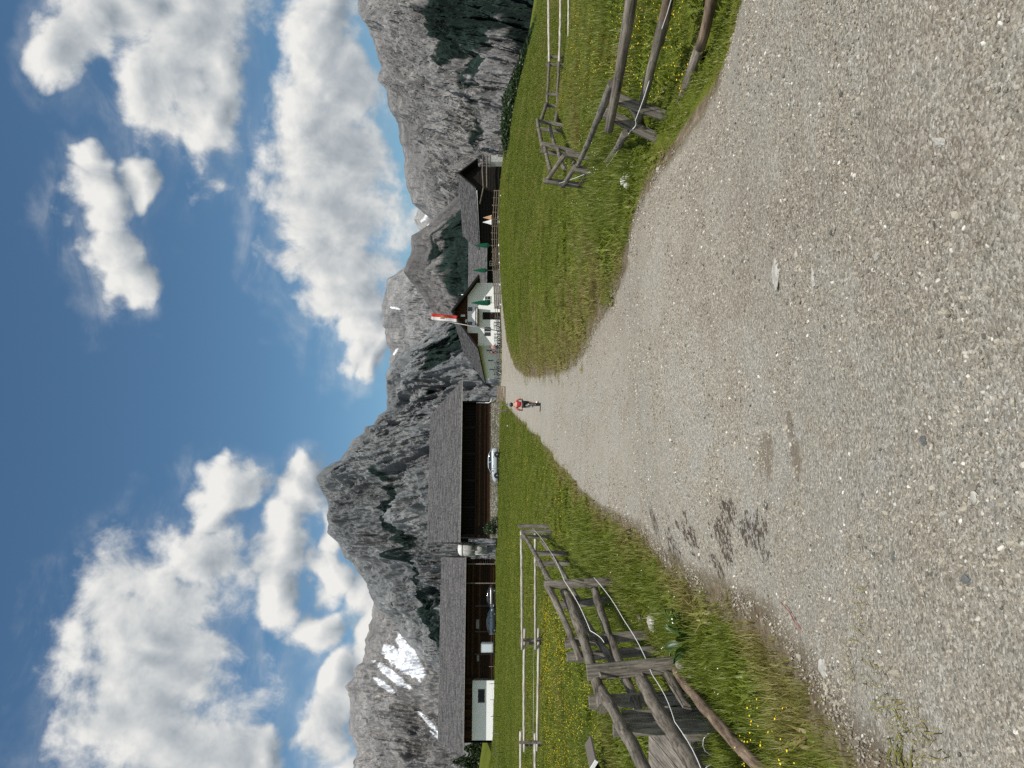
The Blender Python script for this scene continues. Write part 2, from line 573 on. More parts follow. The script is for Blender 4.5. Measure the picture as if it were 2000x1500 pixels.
_M[:_n, _n] = 1; _M[:_n, _n + 1:] = _ctl[:, :2]; _M[_n, :_n] = 1; _M[_n + 1:, :_n] = _ctl[:, :2].T
_W = np.linalg.solve(_M, np.concatenate([_ctl[:, 2], [0, 0, 0]]))


def base_z(x, y):
    x = np.asarray(x, float); y = np.asarray(y, float); sh = x.shape
    x = x.ravel(); y = y.ravel(); out = np.empty_like(x)
    for i in range(0, len(x), 40000):
        xs, ys = x[i:i + 40000], y[i:i + 40000]
        xc = np.clip(xs, -90, 62); yc = np.clip(ys, -25, 165)
        r = np.sqrt((xc[:, None] - _ctl[None, :, 0]) ** 2 + (yc[:, None] - _ctl[None, :, 1]) ** 2 + _c2)
        z = r @ _W[:_n] + _W[_n] + _W[_n + 1] * xc + _W[_n + 2] * yc
        ox = np.maximum(0, xs - 62); oy = np.maximum(0, ys - 165) + np.maximum(0, -25 - ys)
        z = z - 0.16 * ox - 0.10 * np.maximum(0, -90 - xs) - 0.09 * oy
        out[i:i + 40000] = np.maximum(z, -160.0)
    return out.reshape(sh)


_ry = np.array([-8, 3.2, 5.4, 7.0, 9, 12.2, 16.3, 22, 30, 43, 60, 75, 88, 98, 106.])
_rl = np.array([-1.75, -1.65, -1.65, -1.8, -1.9, -2.1, -2.3, -2.5, -2.75, -3.05, -3.3, -3.2, -2.6, -1.2, 0.5])
_rr = np.array([3.6, 3.05, 2.75, 2.45, 2.02, 1.55, .8, .45, .42, .45, .7, 1.7, 4.6, 11.5, 22.])


def road_edges(y):
    return np.interp(y, _ry, _rl), np.interp(y, _ry, _rr)


def road_dist(x, y):
    """> 0 outside the road, metres from its edge"""
    l, r = road_edges(y)
    d = np.maximum(l - x, x - r)
    return np.where(y > 106, np.maximum(d, y - 106), d)


def ground_z(x, y):
    x = np.asarray(x, float); y = np.asarray(y, float)
    d = road_dist(x, y)
    k = sstep(d, 0.0, 2.0)
    z = base_z(x, y)
    z = z + k * 0.10 * fbm(x * 0.45, y * 0.45, None, 3, 3) + 0.012 * fbm(x * 1.6, y * 1.6, None, 2, 5)
    # the carriageway lies a little lower than its verge, with two shallow wheel tracks
    l, r = road_edges(y)
    c = (x - (l + r) / 2)
    z = z + (1 - k) * (-0.02 * np.exp(-((np.abs(c) - 0.85) / 0.35) ** 2))
    return z


def gz(x, y): return float(ground_z(np.array([x]), np.array([y]))[0])

# ------------------------------------------------------------------ ground and road
def mat_ground():
    n = NB('meadow_soil'); o = n.obj()
    a = n.noise(o, 0.16, 4, 0.6); b = n.noise(o, 1.3, 5, 0.65); c = n.noise(o, 14.0, 4, 0.7)
    t = n.math('ADD', n.math('MULTIPLY', a, 0.5), n.math('ADD', n.math('MULTIPLY', b, 0.35), n.math('MULTIPLY', c, 0.35)))
    col = n.ramp(t, [(0.38, (0.036, 0.054, 0.008)), (0.55, (0.085, 0.108, 0.013)), (0.74, (0.140, 0.152, 0.022))])
    soil = n.ramp(n.noise(o, 9.0, 6, 0.7), [(0.3, (0.07, 0.055, 0.035)), (0.55, (0.17, 0.135, 0.09)), (0.75, (0.30, 0.27, 0.21))])
    v = n.attr('verge')
    k = n.rng(n.math('ADD', v, n.math('MULTIPLY_ADD', n.noise(o, 2.5, 5, 0.7), 0.9, -0.45)), 0.35, 0.7)
    col = n.mix(k, col, soil)
    return n.done(col, 0.95, n.bump(c, 0.6, 0.05), 0.1)


def axis(a, b, fine0, fine1, step, grow=1.12):
    v = [fine0]
    while v[-1] < fine1: v.append(v[-1] + step)
    s = step
    while v[-1] < b: s *= grow; v.append(v[-1] + s)
    s = step; left = [fine0]
    while left[-1] > a: s *= grow; left.append(left[-1] - s)
    return np.array(left[:0:-1] + v)


def build_ground():
    ax = axis(-1400, 1400, -7, 7, 0.14, 1.05); ay = axis(-300, 1600, 1.5, 16, 0.14, 1.035)
    X, Y = np.meshgrid(ax, ay)
    Z = ground_z(X, Y)
    d = road_dist(X, Y)
    Z = np.where(d < -0.15, Z - 0.06 * sstep(-d, 0.15, 0.5), Z)      # bed below the road sheet
    near = sstep(60 - Y, 0, 40)
    right = (X > 0)
    width = np.where(right, np.interp(Y, [5, 10, 14, 24, 60, 85, 95], [0.25, 0.35, 1.0, 2.2, 2.6, 1.6, .6]), np.interp(Y, [3, 8, 14, 60], [0.45, 0.4, 0.3, 0.25]))
    verge = 1.0 - sstep(d, -0.1 * width, 1.6 * width)
    verge = np.where((Y > 84) & (X > -4) & (X < 24) & (Y < 118), np.maximum(verge, 0.45), verge)
    V = np.stack([X.ravel(), Y.ravel(), Z.ravel()], 1)
    o = np_mesh('meadow_ground', V, grid_faces(len(ay), len(ax)), mat_ground(), True, {'verge': ('FLOAT', verge.ravel())})
    tag(o, 'rolling green alpine meadow around the gravel road', 'meadow', None, 'structure')


STAINS = []  # wet patches on the gravel: x, y, half length, half width
for (v_, u_, a_, b_) in ((1290, 482, .17, .045), (1322, 425, .17, .05), (1352, 458, .12, .06), (1415, 502, .11, .05), (1402, 455, .12, .05), (1447, 482, .06, .04),
                         (1460, 466, .09, .05), (1387, 395, .10, .05), (1405, 425, .11, .07), (1455, 440, .06, .03), (1470, 408, .05, .03), (1468, 430, .04, .03),
                         (1440, 455, .08, .02), (1475, 455, .03, .02), (1482, 420, .04, .02), (1360, 440, .05, .03)):
    d_ = EYE * F / (v_ - 1000.0)
    STAINS.append(((u_ - 750) / F * d_, d_, a_, b_))
_sr = np.random.default_rng(44)
for _k in range(22):
    d_ = EYE * F / (_sr.uniform(1300, 1485) - 1000.0)
    STAINS.append(((_sr.normal(445, 38) - 750) / F * d_, d_, _sr.uniform(.018, .045), .02))
DAMP = []    # brown worn patches
for (v_, u_, a_, b_) in ((1485, 612, .16, .13), (1550, 615, .10, .08), (1558, 590, .08, .06), (1540, 668, .10, .05)):
    d_ = EYE * F / (v_ - 1000.0)
    DAMP.append(((u_ - 750) / F * d_, d_, a_, b_))


def mat_road():
    n = NB('road_gravel'); o = n.obj()
    g1 = n.voronoi(o, 95.0, 'F1', 'Color'); g1d = n.voronoi(o, 95.0)
    g2 = n.voronoi(o, 46.0, 'F1', 'Color'); g2d = n.voronoi(o, 46.0)
    big = n.noise(o, 0.75, 5, 0.7); mid = n.noise(o, 4.2, 6, 0.7); fine = n.noise(o, 70.0, 5, 0.75)
    t = n.math('ADD', n.math('ADD', n.math('MULTIPLY', big, 0.62), n.math('MULTIPLY', mid, 0.46)), n.math('MULTIPLY', n.attr('dusty'), -0.055))
    col = n.ramp(t, [(0.38, (0.170, 0.130, 0.086)), (0.47, (0.245, 0.207, 0.152)), (0.56, (0.295, 0.268, 0.215)), (0.68, (0.285, 0.282, 0.262))])
    s1 = n.node('ShaderNodeSeparateColor'); n.L.new(g1, s1.inputs[0])
    s2 = n.node('ShaderNodeSeparateColor'); n.L.new(g2, s2.inputs[0])
    gr = n.ramp(s1.outputs[0], [(0.0, (0.10, 0.092, 0.076)), (0.35, (0.27, 0.25, 0.205)), (0.75, (0.43, 0.405, 0.345)), (1.0, (0.66, 0.63, 0.55))])
    col = n.mix(0.52, col, gr)
    gr2 = n.ramp(s2.outputs[1], [(0.0, (0.20, 0.19, 0.17)), (0.6, (0.40, 0.38, 0.33)), (1.0, (0.62, 0.59, 0.52))])
    pick = n.math('GREATER_THAN', s2.outputs[0], 0.70)
    round_ = n.rng(g2d, 0.42, 0.30)
    col = n.mix(n.math('MULTIPLY', n.math('MULTIPLY', pick, round_), 0.8), col, gr2)
    col = n.mix(n.rng(fine, 0.28, 0.48), (0.05, 0.045, 0.036), col)
    # wheel tracks are packed finer and paler
    tr = n.attr('track')
    col = n.mix(n.math('MULTIPLY', tr, 0.30), col, (0.33, 0.30, 0.245))
    st = n.attr('stain'); dm = n.attr('damp'); vg = n.attr('verge')
    w = n.math('ADD', st, n.math('MULTIPLY_ADD', n.noise(o, 17.0, 6, 0.8), 5.0, -2.85))
    col = n.mix(n.math('MULTIPLY', n.rng(w, 0.46, 0.70), 0.90), col, (0.052, 0.037, 0.025))
    w2 = n.math('ADD', dm, n.math('MULTIPLY_ADD', n.noise(o, 12.0, 6, 0.75), 2.4, -1.25))
    col = n.mix(n.math('MULTIPLY', n.rng(w2, 0.45, 0.75), 0.6), col, (0.13, 0.095, 0.055))
    w3 = n.math('ADD', vg, n.math('MULTIPLY_ADD', n.noise(o, 5.0, 6, 0.75), 1.0, -0.5))
    col = n.mix(n.math('MULTIPLY', n.rng(w3, 0.45, 0.85), 0.72), col, (0.12, 0.095, 0.055))
    h = n.math('ADD', n.math('MULTIPLY', n.math('SUBTRACT', 0.6, g1d), 0.35), n.math('ADD', n.math('MULTIPLY', n.math('MULTIPLY', n.math('SUBTRACT', 0.5, g2d), pick), 0.9), n.math('MULTIPLY', fine, 0.8)))
    return n.done(col, 0.92, n.bump(h, 0.9, 0.012), 0.15)


def build_road():
    ys = np.concatenate([np.arange(-8, 2, 0.4), np.arange(2, 9, 0.035), np.arange(9, 20, 0.09), np.arange(20, 45, 0.3), np.arange(45, 106.1, 0.8)])
    nx = 150
    l, r = road_edges(ys)
    jl = 0.10 * fbm(ys * 2.3, ys * 0 + 3.3, None, 4, 21) * np.clip(1.4 - ys * .01, .4, 1.6); jr = 0.12 * fbm(ys * 1.7, ys * 0 + 9.1, None, 4, 22)
    t = np.linspace(0, 1, nx)
    X = (l + jl - 0.05)[:, None] * (1 - t) + (r + jr + 0.05)[:, None] * t
    Y = np.repeat(ys[:, None], nx, 1)
    Z = ground_z(X, Y) + 0.012
    near = sstep(14 - Y, 0, 8)
    Z = Z + near * 0.010 * fbm(X * 5, Y * 5, None, 4, 31)
    edge = np.minimum(t, 1 - t)[None, :] * (r - l)[:, None]
    Z = Z - 0.03 * (1 - sstep(edge, 0, 0.12))
    sc = X * 0; st = X * 0; dm = X * 0
    for x, y, a, b in STAINS:
        st = np.maximum(st, 1.15 - (((X - x) / a) ** 2 + ((Y - y) / (a * 1.6)) ** 2) * 0.42)
    for x, y, a, b in DAMP:
        dm = np.maximum(dm, 1.0 - (((X - x) / a) ** 2 + ((Y - y) / (b * 1.3)) ** 2) * 0.42)
    c = X - ((l + r) / 2)[:, None]
    track = np.exp(-((np.abs(c) - 0.8) / 0.38) ** 2) * sstep(Y, 5, 14)
    dl = X - l[:, None]; dr = r[:, None] - X
    vg = np.maximum((1 - sstep(dl, -0.05, np.interp(Y, [3, 8, 14], [0.45, 0.40, 0.22]))), (1 - sstep(dr, -0.05, 0.5)) * 0.8)
    o = np_mesh('gravel_road', np.stack([X.ravel(), Y.ravel(), Z.ravel()], 1), grid_faces(len(ys), nx), mat_road(), True,
                {'stain': ('FLOAT', np.clip(st, 0, 1.0).ravel()), 'damp': ('FLOAT', np.clip(dm, 0, 1).ravel()), 'track': ('FLOAT', track.ravel()), 'dusty': ('FLOAT', (sstep(X, -.3, 1.1) - .55 * np.exp(-((X + .55) / .55) ** 2)).ravel()), 'verge': ('FLOAT', vg.ravel())})
    tag(o, 'pale gravel track running up to the alpine huts', 'road', None, 'structure')


build_ground()
build_road()


# ------------------------------------------------------------------ mountains
def mat_mountain():
    n = NB('mountain_rock'); o = n.obj()
    c = n.attr('rock', 'Color')
    f = n.noise(n.mapping(o, (1, 1, 0.8)), 0.030, 8, 0.75)
    f2 = n.noise(n.mapping(o, (1, 1, 0.7)), 0.009, 6, 0.66, 0.5)
    k = n.math('ADD', n.math('MULTIPLY_ADD', f, 1.7, 0.15), n.math('MULTIPLY_ADD', f2, 0.9, -0.45))
    col = n.mix(1.0, c, n.ramp(n.math('MULTIPLY', k, 0.5), [(0.32, (0.42, 0.44, 0.47)), (0.43, (0.84, 0.85, 0.87)), (0.54, (1.05, 1.05, 1.05)), (0.70, (1.75, 1.72, 1.66))]), 'MULTIPLY')
    return n.done(col, 0.95, n.bump(n.math('ADD', f, f2), 0.6, 7.0), 0.05)


MROCK = mat_mountain()


def mountain(name, label, sky, dfoot, dridge, zfoot, nt, ns, seed, green=0.3, power=1.25, relief=0.16, rock=(0.20, 0.20, 0.20), gully=26.0, snow=(), jag=3.0, shift=None, gh=0.5, gs=0.06, dark=0.0, slant=0.0, meadow=(0.016, 0.027, 0.023), gright=0.0, band=None):
    sky = sorted(sky)
    su = np.array([p[0] for p in sky], float); sv = np.array([p[1] for p in sky], float)
    u = np.linspace(su[0], su[-1], nt)
    v = np.interp(u, su, sv)
    t = (u - 750) / F
    v = v + jag * fbm(u * 0.045, u * 0 + seed, None, 5, seed) * 1.6
    zr = EYE + (1000 - v) / F * dridge
    s = np.concatenate([np.linspace(0, 1, ns), [1.02, 1.06, 1.15]])
    T, S = np.meshgrid(t, s)
    ZR = np.repeat(zr[None, :], len(s), 0)
    Sc = np.minimum(S, 1.0)
    # foot to crest
    env = np.sin(np.pi * np.clip(Sc, 0, 1) ** 0.9) ** 0.7 * (1 - sstep(Sc, 0.93, 1.0))
    D = dfoot + (dridge - dfoot) * S
    # gullies run down the fall line; they wander with height
    K = gully
    warp = 0.28 * fbm(T * K * 0.4, S * 3.0, None, 3, seed + 3)
    tt = T + slant * (1 - Sc)
    g1 = fbm((tt * K + warp * 3) * 0.55, S * 1.6, None, 5, seed + 5, 0.55, True)
    g2 = fbm((tt * K * 3.0 + warp * 5), S * 5.5, None, 5, seed + 9, 0.6, True)
    g3 = fbm(T * K * 3.5, S * 16.0, None, 5, seed + 13, 0.6)
    rel = 1.05 * g1 + 0.22 * g2 + 0.10 * g3
    H = (ZR - zfoot)
    cl = 0.09 * (fbm(T * K * 0.8, S * 5, None, 4, seed + 15))
    prof = np.clip(Sc + cl * env, 0, 1) ** power
    Z = zfoot + H * prof + H * relief * env * (rel - 0.35) * 0.55
    Y = D - (dridge - dfoot) * relief * env * rel * 0.45
    Z = np.where(S > 1, ZR - (S - 1) * 1.2 * (dridge - dfoot), Z)
    # crest stays the highest line of its bearing
    ang_cap = (ZR - EYE) / dridge * 0.995
    Z = np.where((S < 1), np.minimum(Z, EYE + ang_cap * Y), Z)
    X = T * Y
    k3 = dridge / 2100.0
    e2 = np.sin(np.pi * np.clip(Sc, 0, 1)) ** 0.5 * (1 - sstep(Sc, 0.95, 1.0)) * sstep(Sc, 0.0, 0.1)
    q1 = fbm(X / (230 * k3), Y / (230 * k3), Z / (170 * k3), 5, seed + 70, 0.55, True)
    q2 = fbm(X / (60 * k3), Y / (60 * k3), Z / (42 * k3), 4, seed + 75, 0.6, True)
    disp = k3 * e2 * (34 * (q1 - .35) + 3.6 * (q2 - .35))
    Y = Y - disp * 0.8; Z = Z + disp * 0.55
    Z = np.where((S < 1), np.minimum(Z, EYE + ang_cap * Y), Z)
    X = T * Y
    # colours: limestone, scree fans, dwarf pine on the gentler lower ground, snow in the gullies
    hfrac = prof
    base = np.array(rock)
    w1 = fbm(X / (150 * k3), Y / (150 * k3), Z / (110 * k3), 6, seed + 29, 0.68)
    w2 = fbm(X / (34 * k3), Y / (34 * k3), Z / (26 * k3), 4, seed + 33, 0.7, True)
    w3 = fbm(X / (420 * k3), Y / (420 * k3), Z / (300 * k3), 4, seed + 36, 0.6)
    tone = (1.0 + 0.60 * w1 + 0.20 * (w2 - .35) + 0.08 * (q2 - .3) + 0.45 * (q1 - .3) + 0.30 * (g1 - .3)) * (1 + 0.60 * w3)
    C = base[None, None, :] * np.clip(tone, 0.25, 2.0)[..., None]
    scree = sstep(g1 * -0.4 + g2 * -0.25 + 0.5 * w3 + 0.3 * w1 + 0.22 - hfrac * 0.4, 0.10, 0.24)
    C = C * (1 - 0.8 * scree[..., None]) + np.array([0.20, 0.195, 0.185]) * 0.8 * (1 + .5 * w1)[..., None] * scree[..., None]
    gm = green + ((gh - hfrac) * 1.0 if band is None else 0.14 - np.abs(hfrac - band) * 0.9) + (1.15 * w3 + 0.50 * fbm(X / (190 * k3), Y / (190 * k3), Z / (130 * k3), 6, seed + 50, 0.62)) - 0.22 * (g1 - .3) - 0.22 * (q1 - .3) - 0.42 * scree + 0.05 * g2
    gm = gm + gright * np.clip((750 + T * F - 1290) / 160, 0, 1) * sstep(0.75 - hfrac, 0, .35)
    gm = sstep(gm, 0.32 - gs, 0.32 + gs)
    C = C * (1 - gm[..., None]) + (np.array(meadow) * np.clip(1 + 1.4 * w1, 0.4, 2)[..., None]) * gm[..., None]
    C = C * (1 - dark * (1 - hfrac))[..., None]
    U = 750 + T * F
    if len(snow):
        V = 1000 - (Z - EYE) / Y * F
        sm = np.zeros_like(Z)
        for (cu, cv, ru, rv, an) in snow:
            ca, sa = math.cos(an), math.sin(an)
            a = ((U - cu) * ca + (V - cv) * sa) / ru; b = (-(U - cu) * sa + (V - cv) * ca) / rv
            sm = np.maximum(sm, 1.2 - (a * a + b * b))
        sm = sstep(sm + 1.15 * fbm(U * 0.06, V * 0.06, None, 6, seed + 60, 0.68) - 0.15 * (q2 - .3), 0.46, 0.60)
        C = C * (1 - sm[..., None]) + np.array([0.74, 0.76, 0.78]) * sm[..., None]
    Vv = np.stack([X.ravel(), Y.ravel(), Z.ravel()], 1)
    rgba = np.concatenate([np.clip(C, 0, 1).reshape(-1, 3), np.ones((X.size, 1))], 1)
    o = np_mesh(name, Vv, grid_faces(len(s), nt), MROCK, False, {'rock': ('FLOAT_COLOR', rgba)})
    tag(o, label, 'mountain', None, 'structure')
    return o


SKY_L = [(-260, 1010), (-60, 960), (60, 915), (100, 898), (180, 858), (200, 842), (216, 820), (244, 796), (274, 776), (300, 758), (308, 742), (320, 731), (342, 720), (360, 716), (378, 704), (400, 688), (412, 672), (440, 660), (460, 640), (492, 638), (504, 643), (526, 636), (550, 623), (568, 619), (584, 630), (596, 648), (600, 664), (624, 680), (642, 690), (656, 710), (666, 712), (670, 730), (688, 738), (700, 754), (720, 757), (746, 754), (770, 754), (786, 762), (804, 780), (816, 790), (830, 816), (842, 830), (870, 850), (900, 882), (950, 925), (1010, 970), (1090, 1010)]
SKY_S = [(-420, 760), (-200, 705), (-60, 684), (0, 690), (10, 691), (32, 698), (66, 682), (88, 681), (120, 684), (148, 680), (160, 673), (176, 690), (200, 696), (206, 706), (224, 712), (250, 714), (270, 720), (296, 726), (330, 728), (400, 745), (480, 780)]
SKY_C = [(700, 800), (760, 785), (786, 762), (792, 760), (810, 764), (818, 761), (834, 752), (858, 754), (866, 745), (880, 748), (894, 745), (900, 746), (916, 749), (934, 754), (944, 752), (956, 756), (964, 774), (980, 792), (1010, 812), (1060, 850)]
SKY_D = [(1000, 850), (1036, 836), (1050, 820), (1060, 814), (1072, 808), (1080, 813), (1094, 817), (1110, 830), (1150, 850)]
SKY_M = [(740, 960), (800, 915), (840, 884), (880, 852), (930, 818), (950, 802), (970, 788), (980, 792), (1002, 801), (1012, 802), (1040, 804), (1048, 818), (1060, 836), (1080, 852), (1110, 885), (1150, 925), (1220, 985)]
SKY_R = [(960, 955), (1000, 905), (1040, 868), (1060, 850), (1080, 832), (1094, 816), (1104, 806), (1122, 800), (1138, 793), (1162, 791), (1210, 787), (1222, 781), (1260, 778), (1276, 766), (1294, 758), (1324, 754), (1346, 738), (1370, 744), (1388, 738), (1420, 730), (1450, 716), (1478, 698), (1500, 700), (1600, 690), (1760, 720), (1950, 790)]
mountain('mountain_distant', 'small far summit with snow patches in the notch of the skyline', SKY_D, 5200, 6400, 100, 120, 60, 71, green=-0.6, rock=(0.20, 0.195, 0.19), snow=((1075, 830, 16, 3, 0.7), (1056, 836, 10, 3, 0.3)), jag=2)
mountain('mountain_center', 'grey limestone peaks with snow gullies behind the farmhouse', SKY_C, 3300, 4400, 120, 280, 130, 31, green=-0.35, rock=(0.165, 0.163, 0.16), relief=0.2, gully=40, snow=((898, 772, 2.5, 12, 0.2), (812, 772, 10, 2.5, 0.6)), jag=4)
mountain('mountain_snowy', 'rugged grey mountain with a large snowfield behind the left barn', SKY_S, 2500, 3700, 60, 420, 200, 41, green=-0.42, rock=(0.160, 0.155, 0.150), relief=0.2, gully=30, jag=5, snow=((205, 790, 64, 22, -0.95), (226, 798, 44, 18, -0.6), (180, 768, 50, 10, -0.92), (160, 752, 30, 7, -0.95), (246, 785, 26, 4, -0.3), (84, 842, 42, 5, -0.75), (62, 852, 20, 3, -0.8)))
mountain('mountain_wooded', 'dark hill of dwarf pine and scree behind the right barn', SKY_M, 900, 1800, -40, 340, 180, 51, green=0.36, gh=0.70, rock=(0.125, 0.12, 0.115), relief=0.17, gully=26, jag=3)
mountain('mountain_right', 'broad grey rock mountain rising above the right fence', SKY_R, 900, 2700, -150, 520, 300, 61, green=0.08, gh=0.36, gright=0.42, rock=(0.150, 0.147, 0.142), relief=0.20, gully=22, jag=4, slant=0.16)
mountain('mountain_peak', 'tall pointed limestone peak with green ledges above the barns', SKY_L, 650, 2100, -30, 760, 360, 81, green=0.20, band=0.36, rock=(0.130, 0.135, 0.135), relief=0.21, gully=20, jag=4, slant=-0.12)

# ------------------------------------------------------------------ shared building materials
def mat_shingle():
    n = NB('weathered_shingle'); o = n.uv()
    c = n.noise(n.mapping(o, (7.0, 1.2, 1)), 1.0, 3, 0.7); c2 = n.noise(o, 0.5, 5, 0.65)
    b = n.node('ShaderNodeTexWhiteNoise', noise_dimensions='2D')
    sn = n.node('ShaderNodeVectorMath', operation='FLOOR'); n.L.new(n.mapping(o, (5.5, 3.2, 1)), sn.inputs[0]); n.L.new(sn.outputs[0], b.inputs['Vector'])
    t = n.math('ADD', n.math('MULTIPLY', b.outputs['Value'], 0.42), n.math('ADD', n.math('MULTIPLY', c, 0.40), n.math('MULTIPLY', c2, 0.45)))
    col = n.ramp(t, [(0.35, (0.058, 0.058, 0.060)), (0.62, (0.102, 0.099, 0.099)), (0.92, (0.150, 0.144, 0.14))])
    return n.done(col, 0.9, n.bump(t, 0.7, 0.03), 0.15)


def mat_plaster(name, col, dirt=0.25):
    n = NB(name); o = n.obj()
    f = n.noise(o, 1.2, 5, 0.6); g = n.noise(n.mapping(o, (3.5, 3.5, 0.5)), 1.0, 5, 0.65)
    c = n.mix(n.math('MULTIPLY', n.rng(n.math('ADD', n.math('MULTIPLY', f, 0.5), n.math('MULTIPLY', g, 0.5)), 0.52, 0.70), dirt), col, tuple(x * 0.6 for x in col))
    return n.done(c, 0.9, n.bump(n.noise(o, 25, 4), 0.3, 0.02), 0.15)


def mat_stone():
    n = NB('field_stone'); o = n.obj()
    v = n.mapping(o, (1.0, 1.0, 1.9)); v2 = n.node('ShaderNodeVectorMath', operation='ADD')
    n.L.new(v, v2.inputs[0]); n.L.new(n.noise(o, 2.0, 2, out='Color'), v2.inputs[1])
    d = n.voronoi(v2.outputs[0], 2.4, 'DISTANCE_TO_EDGE'); cc = n.voronoi(v2.outputs[0], 2.4, 'F1', 'Color')
    s = n.node('ShaderNodeSeparateColor'); n.L.new(cc, s.inputs[0])
    col = n.ramp(s.outputs[0], [(0.0, (0.17, 0.16, 0.13)), (0.5, (0.29, 0.27, 0.22)), (1.0, (0.42, 0.40, 0.34))])
    col = n.mix(n.rng(d, 0.0, 0.07), (0.10, 0.09, 0.07), col)
    col = n.mix(n.math('MULTIPLY', n.noise(o, 9, 5, 0.7), 0.5), col, (0.20, 0.19, 0.15))
    return n.done(col, 0.95, n.bump(n.rng(d, 0.0, 0.12), 0.9, 0.12), 0.1)


SHINGLE = mat_shingle()
PLASTER = mat_plaster('white_plaster', (0.86, 0.86, 0.85), 0.18)
STONE = mat_stone()
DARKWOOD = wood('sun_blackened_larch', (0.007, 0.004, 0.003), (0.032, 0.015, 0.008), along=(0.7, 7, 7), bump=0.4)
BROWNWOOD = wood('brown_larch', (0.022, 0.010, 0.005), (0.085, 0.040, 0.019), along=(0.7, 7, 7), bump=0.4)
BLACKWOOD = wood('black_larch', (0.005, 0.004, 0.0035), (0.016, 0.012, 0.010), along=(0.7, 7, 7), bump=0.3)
GREYWOOD = wood('grey_weathered_wood', (0.045, 0.038, 0.031), (0.235, 0.212, 0.178), along=(1.2, 22, 22), bump=0.9, lichen=0.5)
LOGWOOD = wood('grey_weathered_log', (0.035, 0.029, 0.023), (0.215, 0.188, 0.152), along=(1.0, 15, 15), bump=0.9, lichen=0.5)
PALEWOOD = wood('pale_peeled_rail', (0.25, 0.225, 0.19), (0.55, 0.51, 0.44), along=(0.8, 12, 12), bump=0.3)
BARKWOOD = wood('half_barked_log', (0.060, 0.040, 0.028), (0.25, 0.185, 0.13), along=(1.2, 12, 12), bump=0.6)
FENCEBROWN = wood('terrace_fence_wood', (0.10, 0.075, 0.055), (0.30, 0.235, 0.18), along=(1.2, 16, 16), bump=0.4)
FASCIA = paint('grey_fascia', (0.24, 0.23, 0.22), 0.8)
ZINC = paint('zinc', (0.42, 0.43, 0.44), 0.45, 0.15, 4, 0.5, 0.6)
WHITEPAINT = paint('white_paint', (0.78, 0.78, 0.77), 0.5, 0.06)
BLACK = paint('black_plastic', (0.014, 0.014, 0.015), 0.5, 0.2)
DARKMETAL = paint('dark_metal', (0.035, 0.036, 0.04), 0.4, 0.2, 10, 0.5, 0.4)
RUBBER = paint('tyre_rubber', (0.018, 0.018, 0.019), 0.85, 0.25)
STEEL = paint('steel', (0.5, 0.5, 0.5), 0.3, 0.1, 10, 0.5, 0.9)
GREENCLOTH = paint('green_canvas', (0.006, 0.085, 0.045), 0.85, 0.3, 5)
CONCRETE = paint('pale_concrete', (0.36, 0.355, 0.34), 0.9, 0.25, 3, 0.2, 0, 0.4)
gn = NB('window_glass'); GLASS = gn.done((0.012, 0.015, 0.018), 0.06, None, 0.6)


def course_roof(parent, corners, n_course, thick=0.07, name='roof'):
    """shingled slope: corners eave0, eave1, ridge1, ridge0 (local); stepped courses"""
    e0, e1, r1, r0 = [Vector(c) for c in corners]
    nrm = (e1 - e0).cross(r0 - e0).normalized()
    if nrm.z < 0: nrm.negate()
    b = B(); rnd = random.Random(3)
    nx = 24
    L_ = (e1 - e0).length; H_ = (r0 - e0).length
    for k in range(n_course):
        t0, t1 = k / n_course, (k + 1) / n_course
        row0, row1, row2 = [], [], []; uv0, uv1, uv2 = [], [], []
        for j in range(nx + 1):
            s = j / nx
            jit = rnd.uniform(-0.25, 0.25) / n_course * (1 if k else 0)
            p0 = (e0.lerp(e1, s)).lerp(r0.lerp(r1, s), max(0, t0 + jit)); p1 = (e0.lerp(e1, s)).lerp(r0.lerp(r1, s), min(1, t1 + 0.35 / n_course))
            lift = rnd.uniform(0.6, 1.4)
            row0.append(p0 + nrm * 0.0); row1.append(p0 + nrm * thick * lift); row2.append(p1 + nrm * 0.01)
            uv0.append((s * L_, t0 * H_)); uv1.append((s * L_, t0 * H_ + 0.02)); uv2.append((s * L_, t1 * H_))
        b.grid([row0, row1], [uv0, uv1], False); b.grid([row1, row2], [uv1, uv2], False)
    o = b.build(name, SHINGLE, parent)
    # deck under the shingles
    d = B(); q = [p - nrm * 0.02 for p in (e0, e1, r1, r0)]
    d.prism(q, -nrm * 0.14); d.build('roof_deck', BLACKWOOD, o)
    return o


def window(parent, x, z, w, h, y, frame=WHITEPAINT, shutters=None, depth=0.12):
    """window in a wall facing -y at local y"""
    f = B()
    t = 0.07
    f.box((x, y - 0.03, z + h / 2 - t / 2), (w, 0.06, t)); f.box((x, y - 0.03, z - h / 2 + t / 2), (w, 0.06, t))
    f.box((x - w / 2 + t / 2, y - 0.03, z), (t, 0.06, h - 2 * t)); f.box((x + w / 2 - t / 2, y - 0.03, z), (t, 0.06, h - 2 * t))
    o = f.build('window', frame, parent)
    B().box((x, y - 0.012, z), (w - 2 * t - .004, 0.02, h - 2 * t - .004)).build('pane', GLASS, o)
    m = B(); m.box((x, y - 0.036, z), (0.04, 0.03, h - 2 * t - .01)); m.box((x, y - 0.034, z + h * 0.12), (w - 2 * t - .01, 0.03, 0.035)); m.build('glazing_bar', frame, o)
    if shutters:
        for sgn in (-1, 1):
            B().box((x + sgn * (w / 2 + w * 0.24), y - 0.045, z), (w * 0.46, 0.05, h)).build('shutter', shutters, o)
    return o


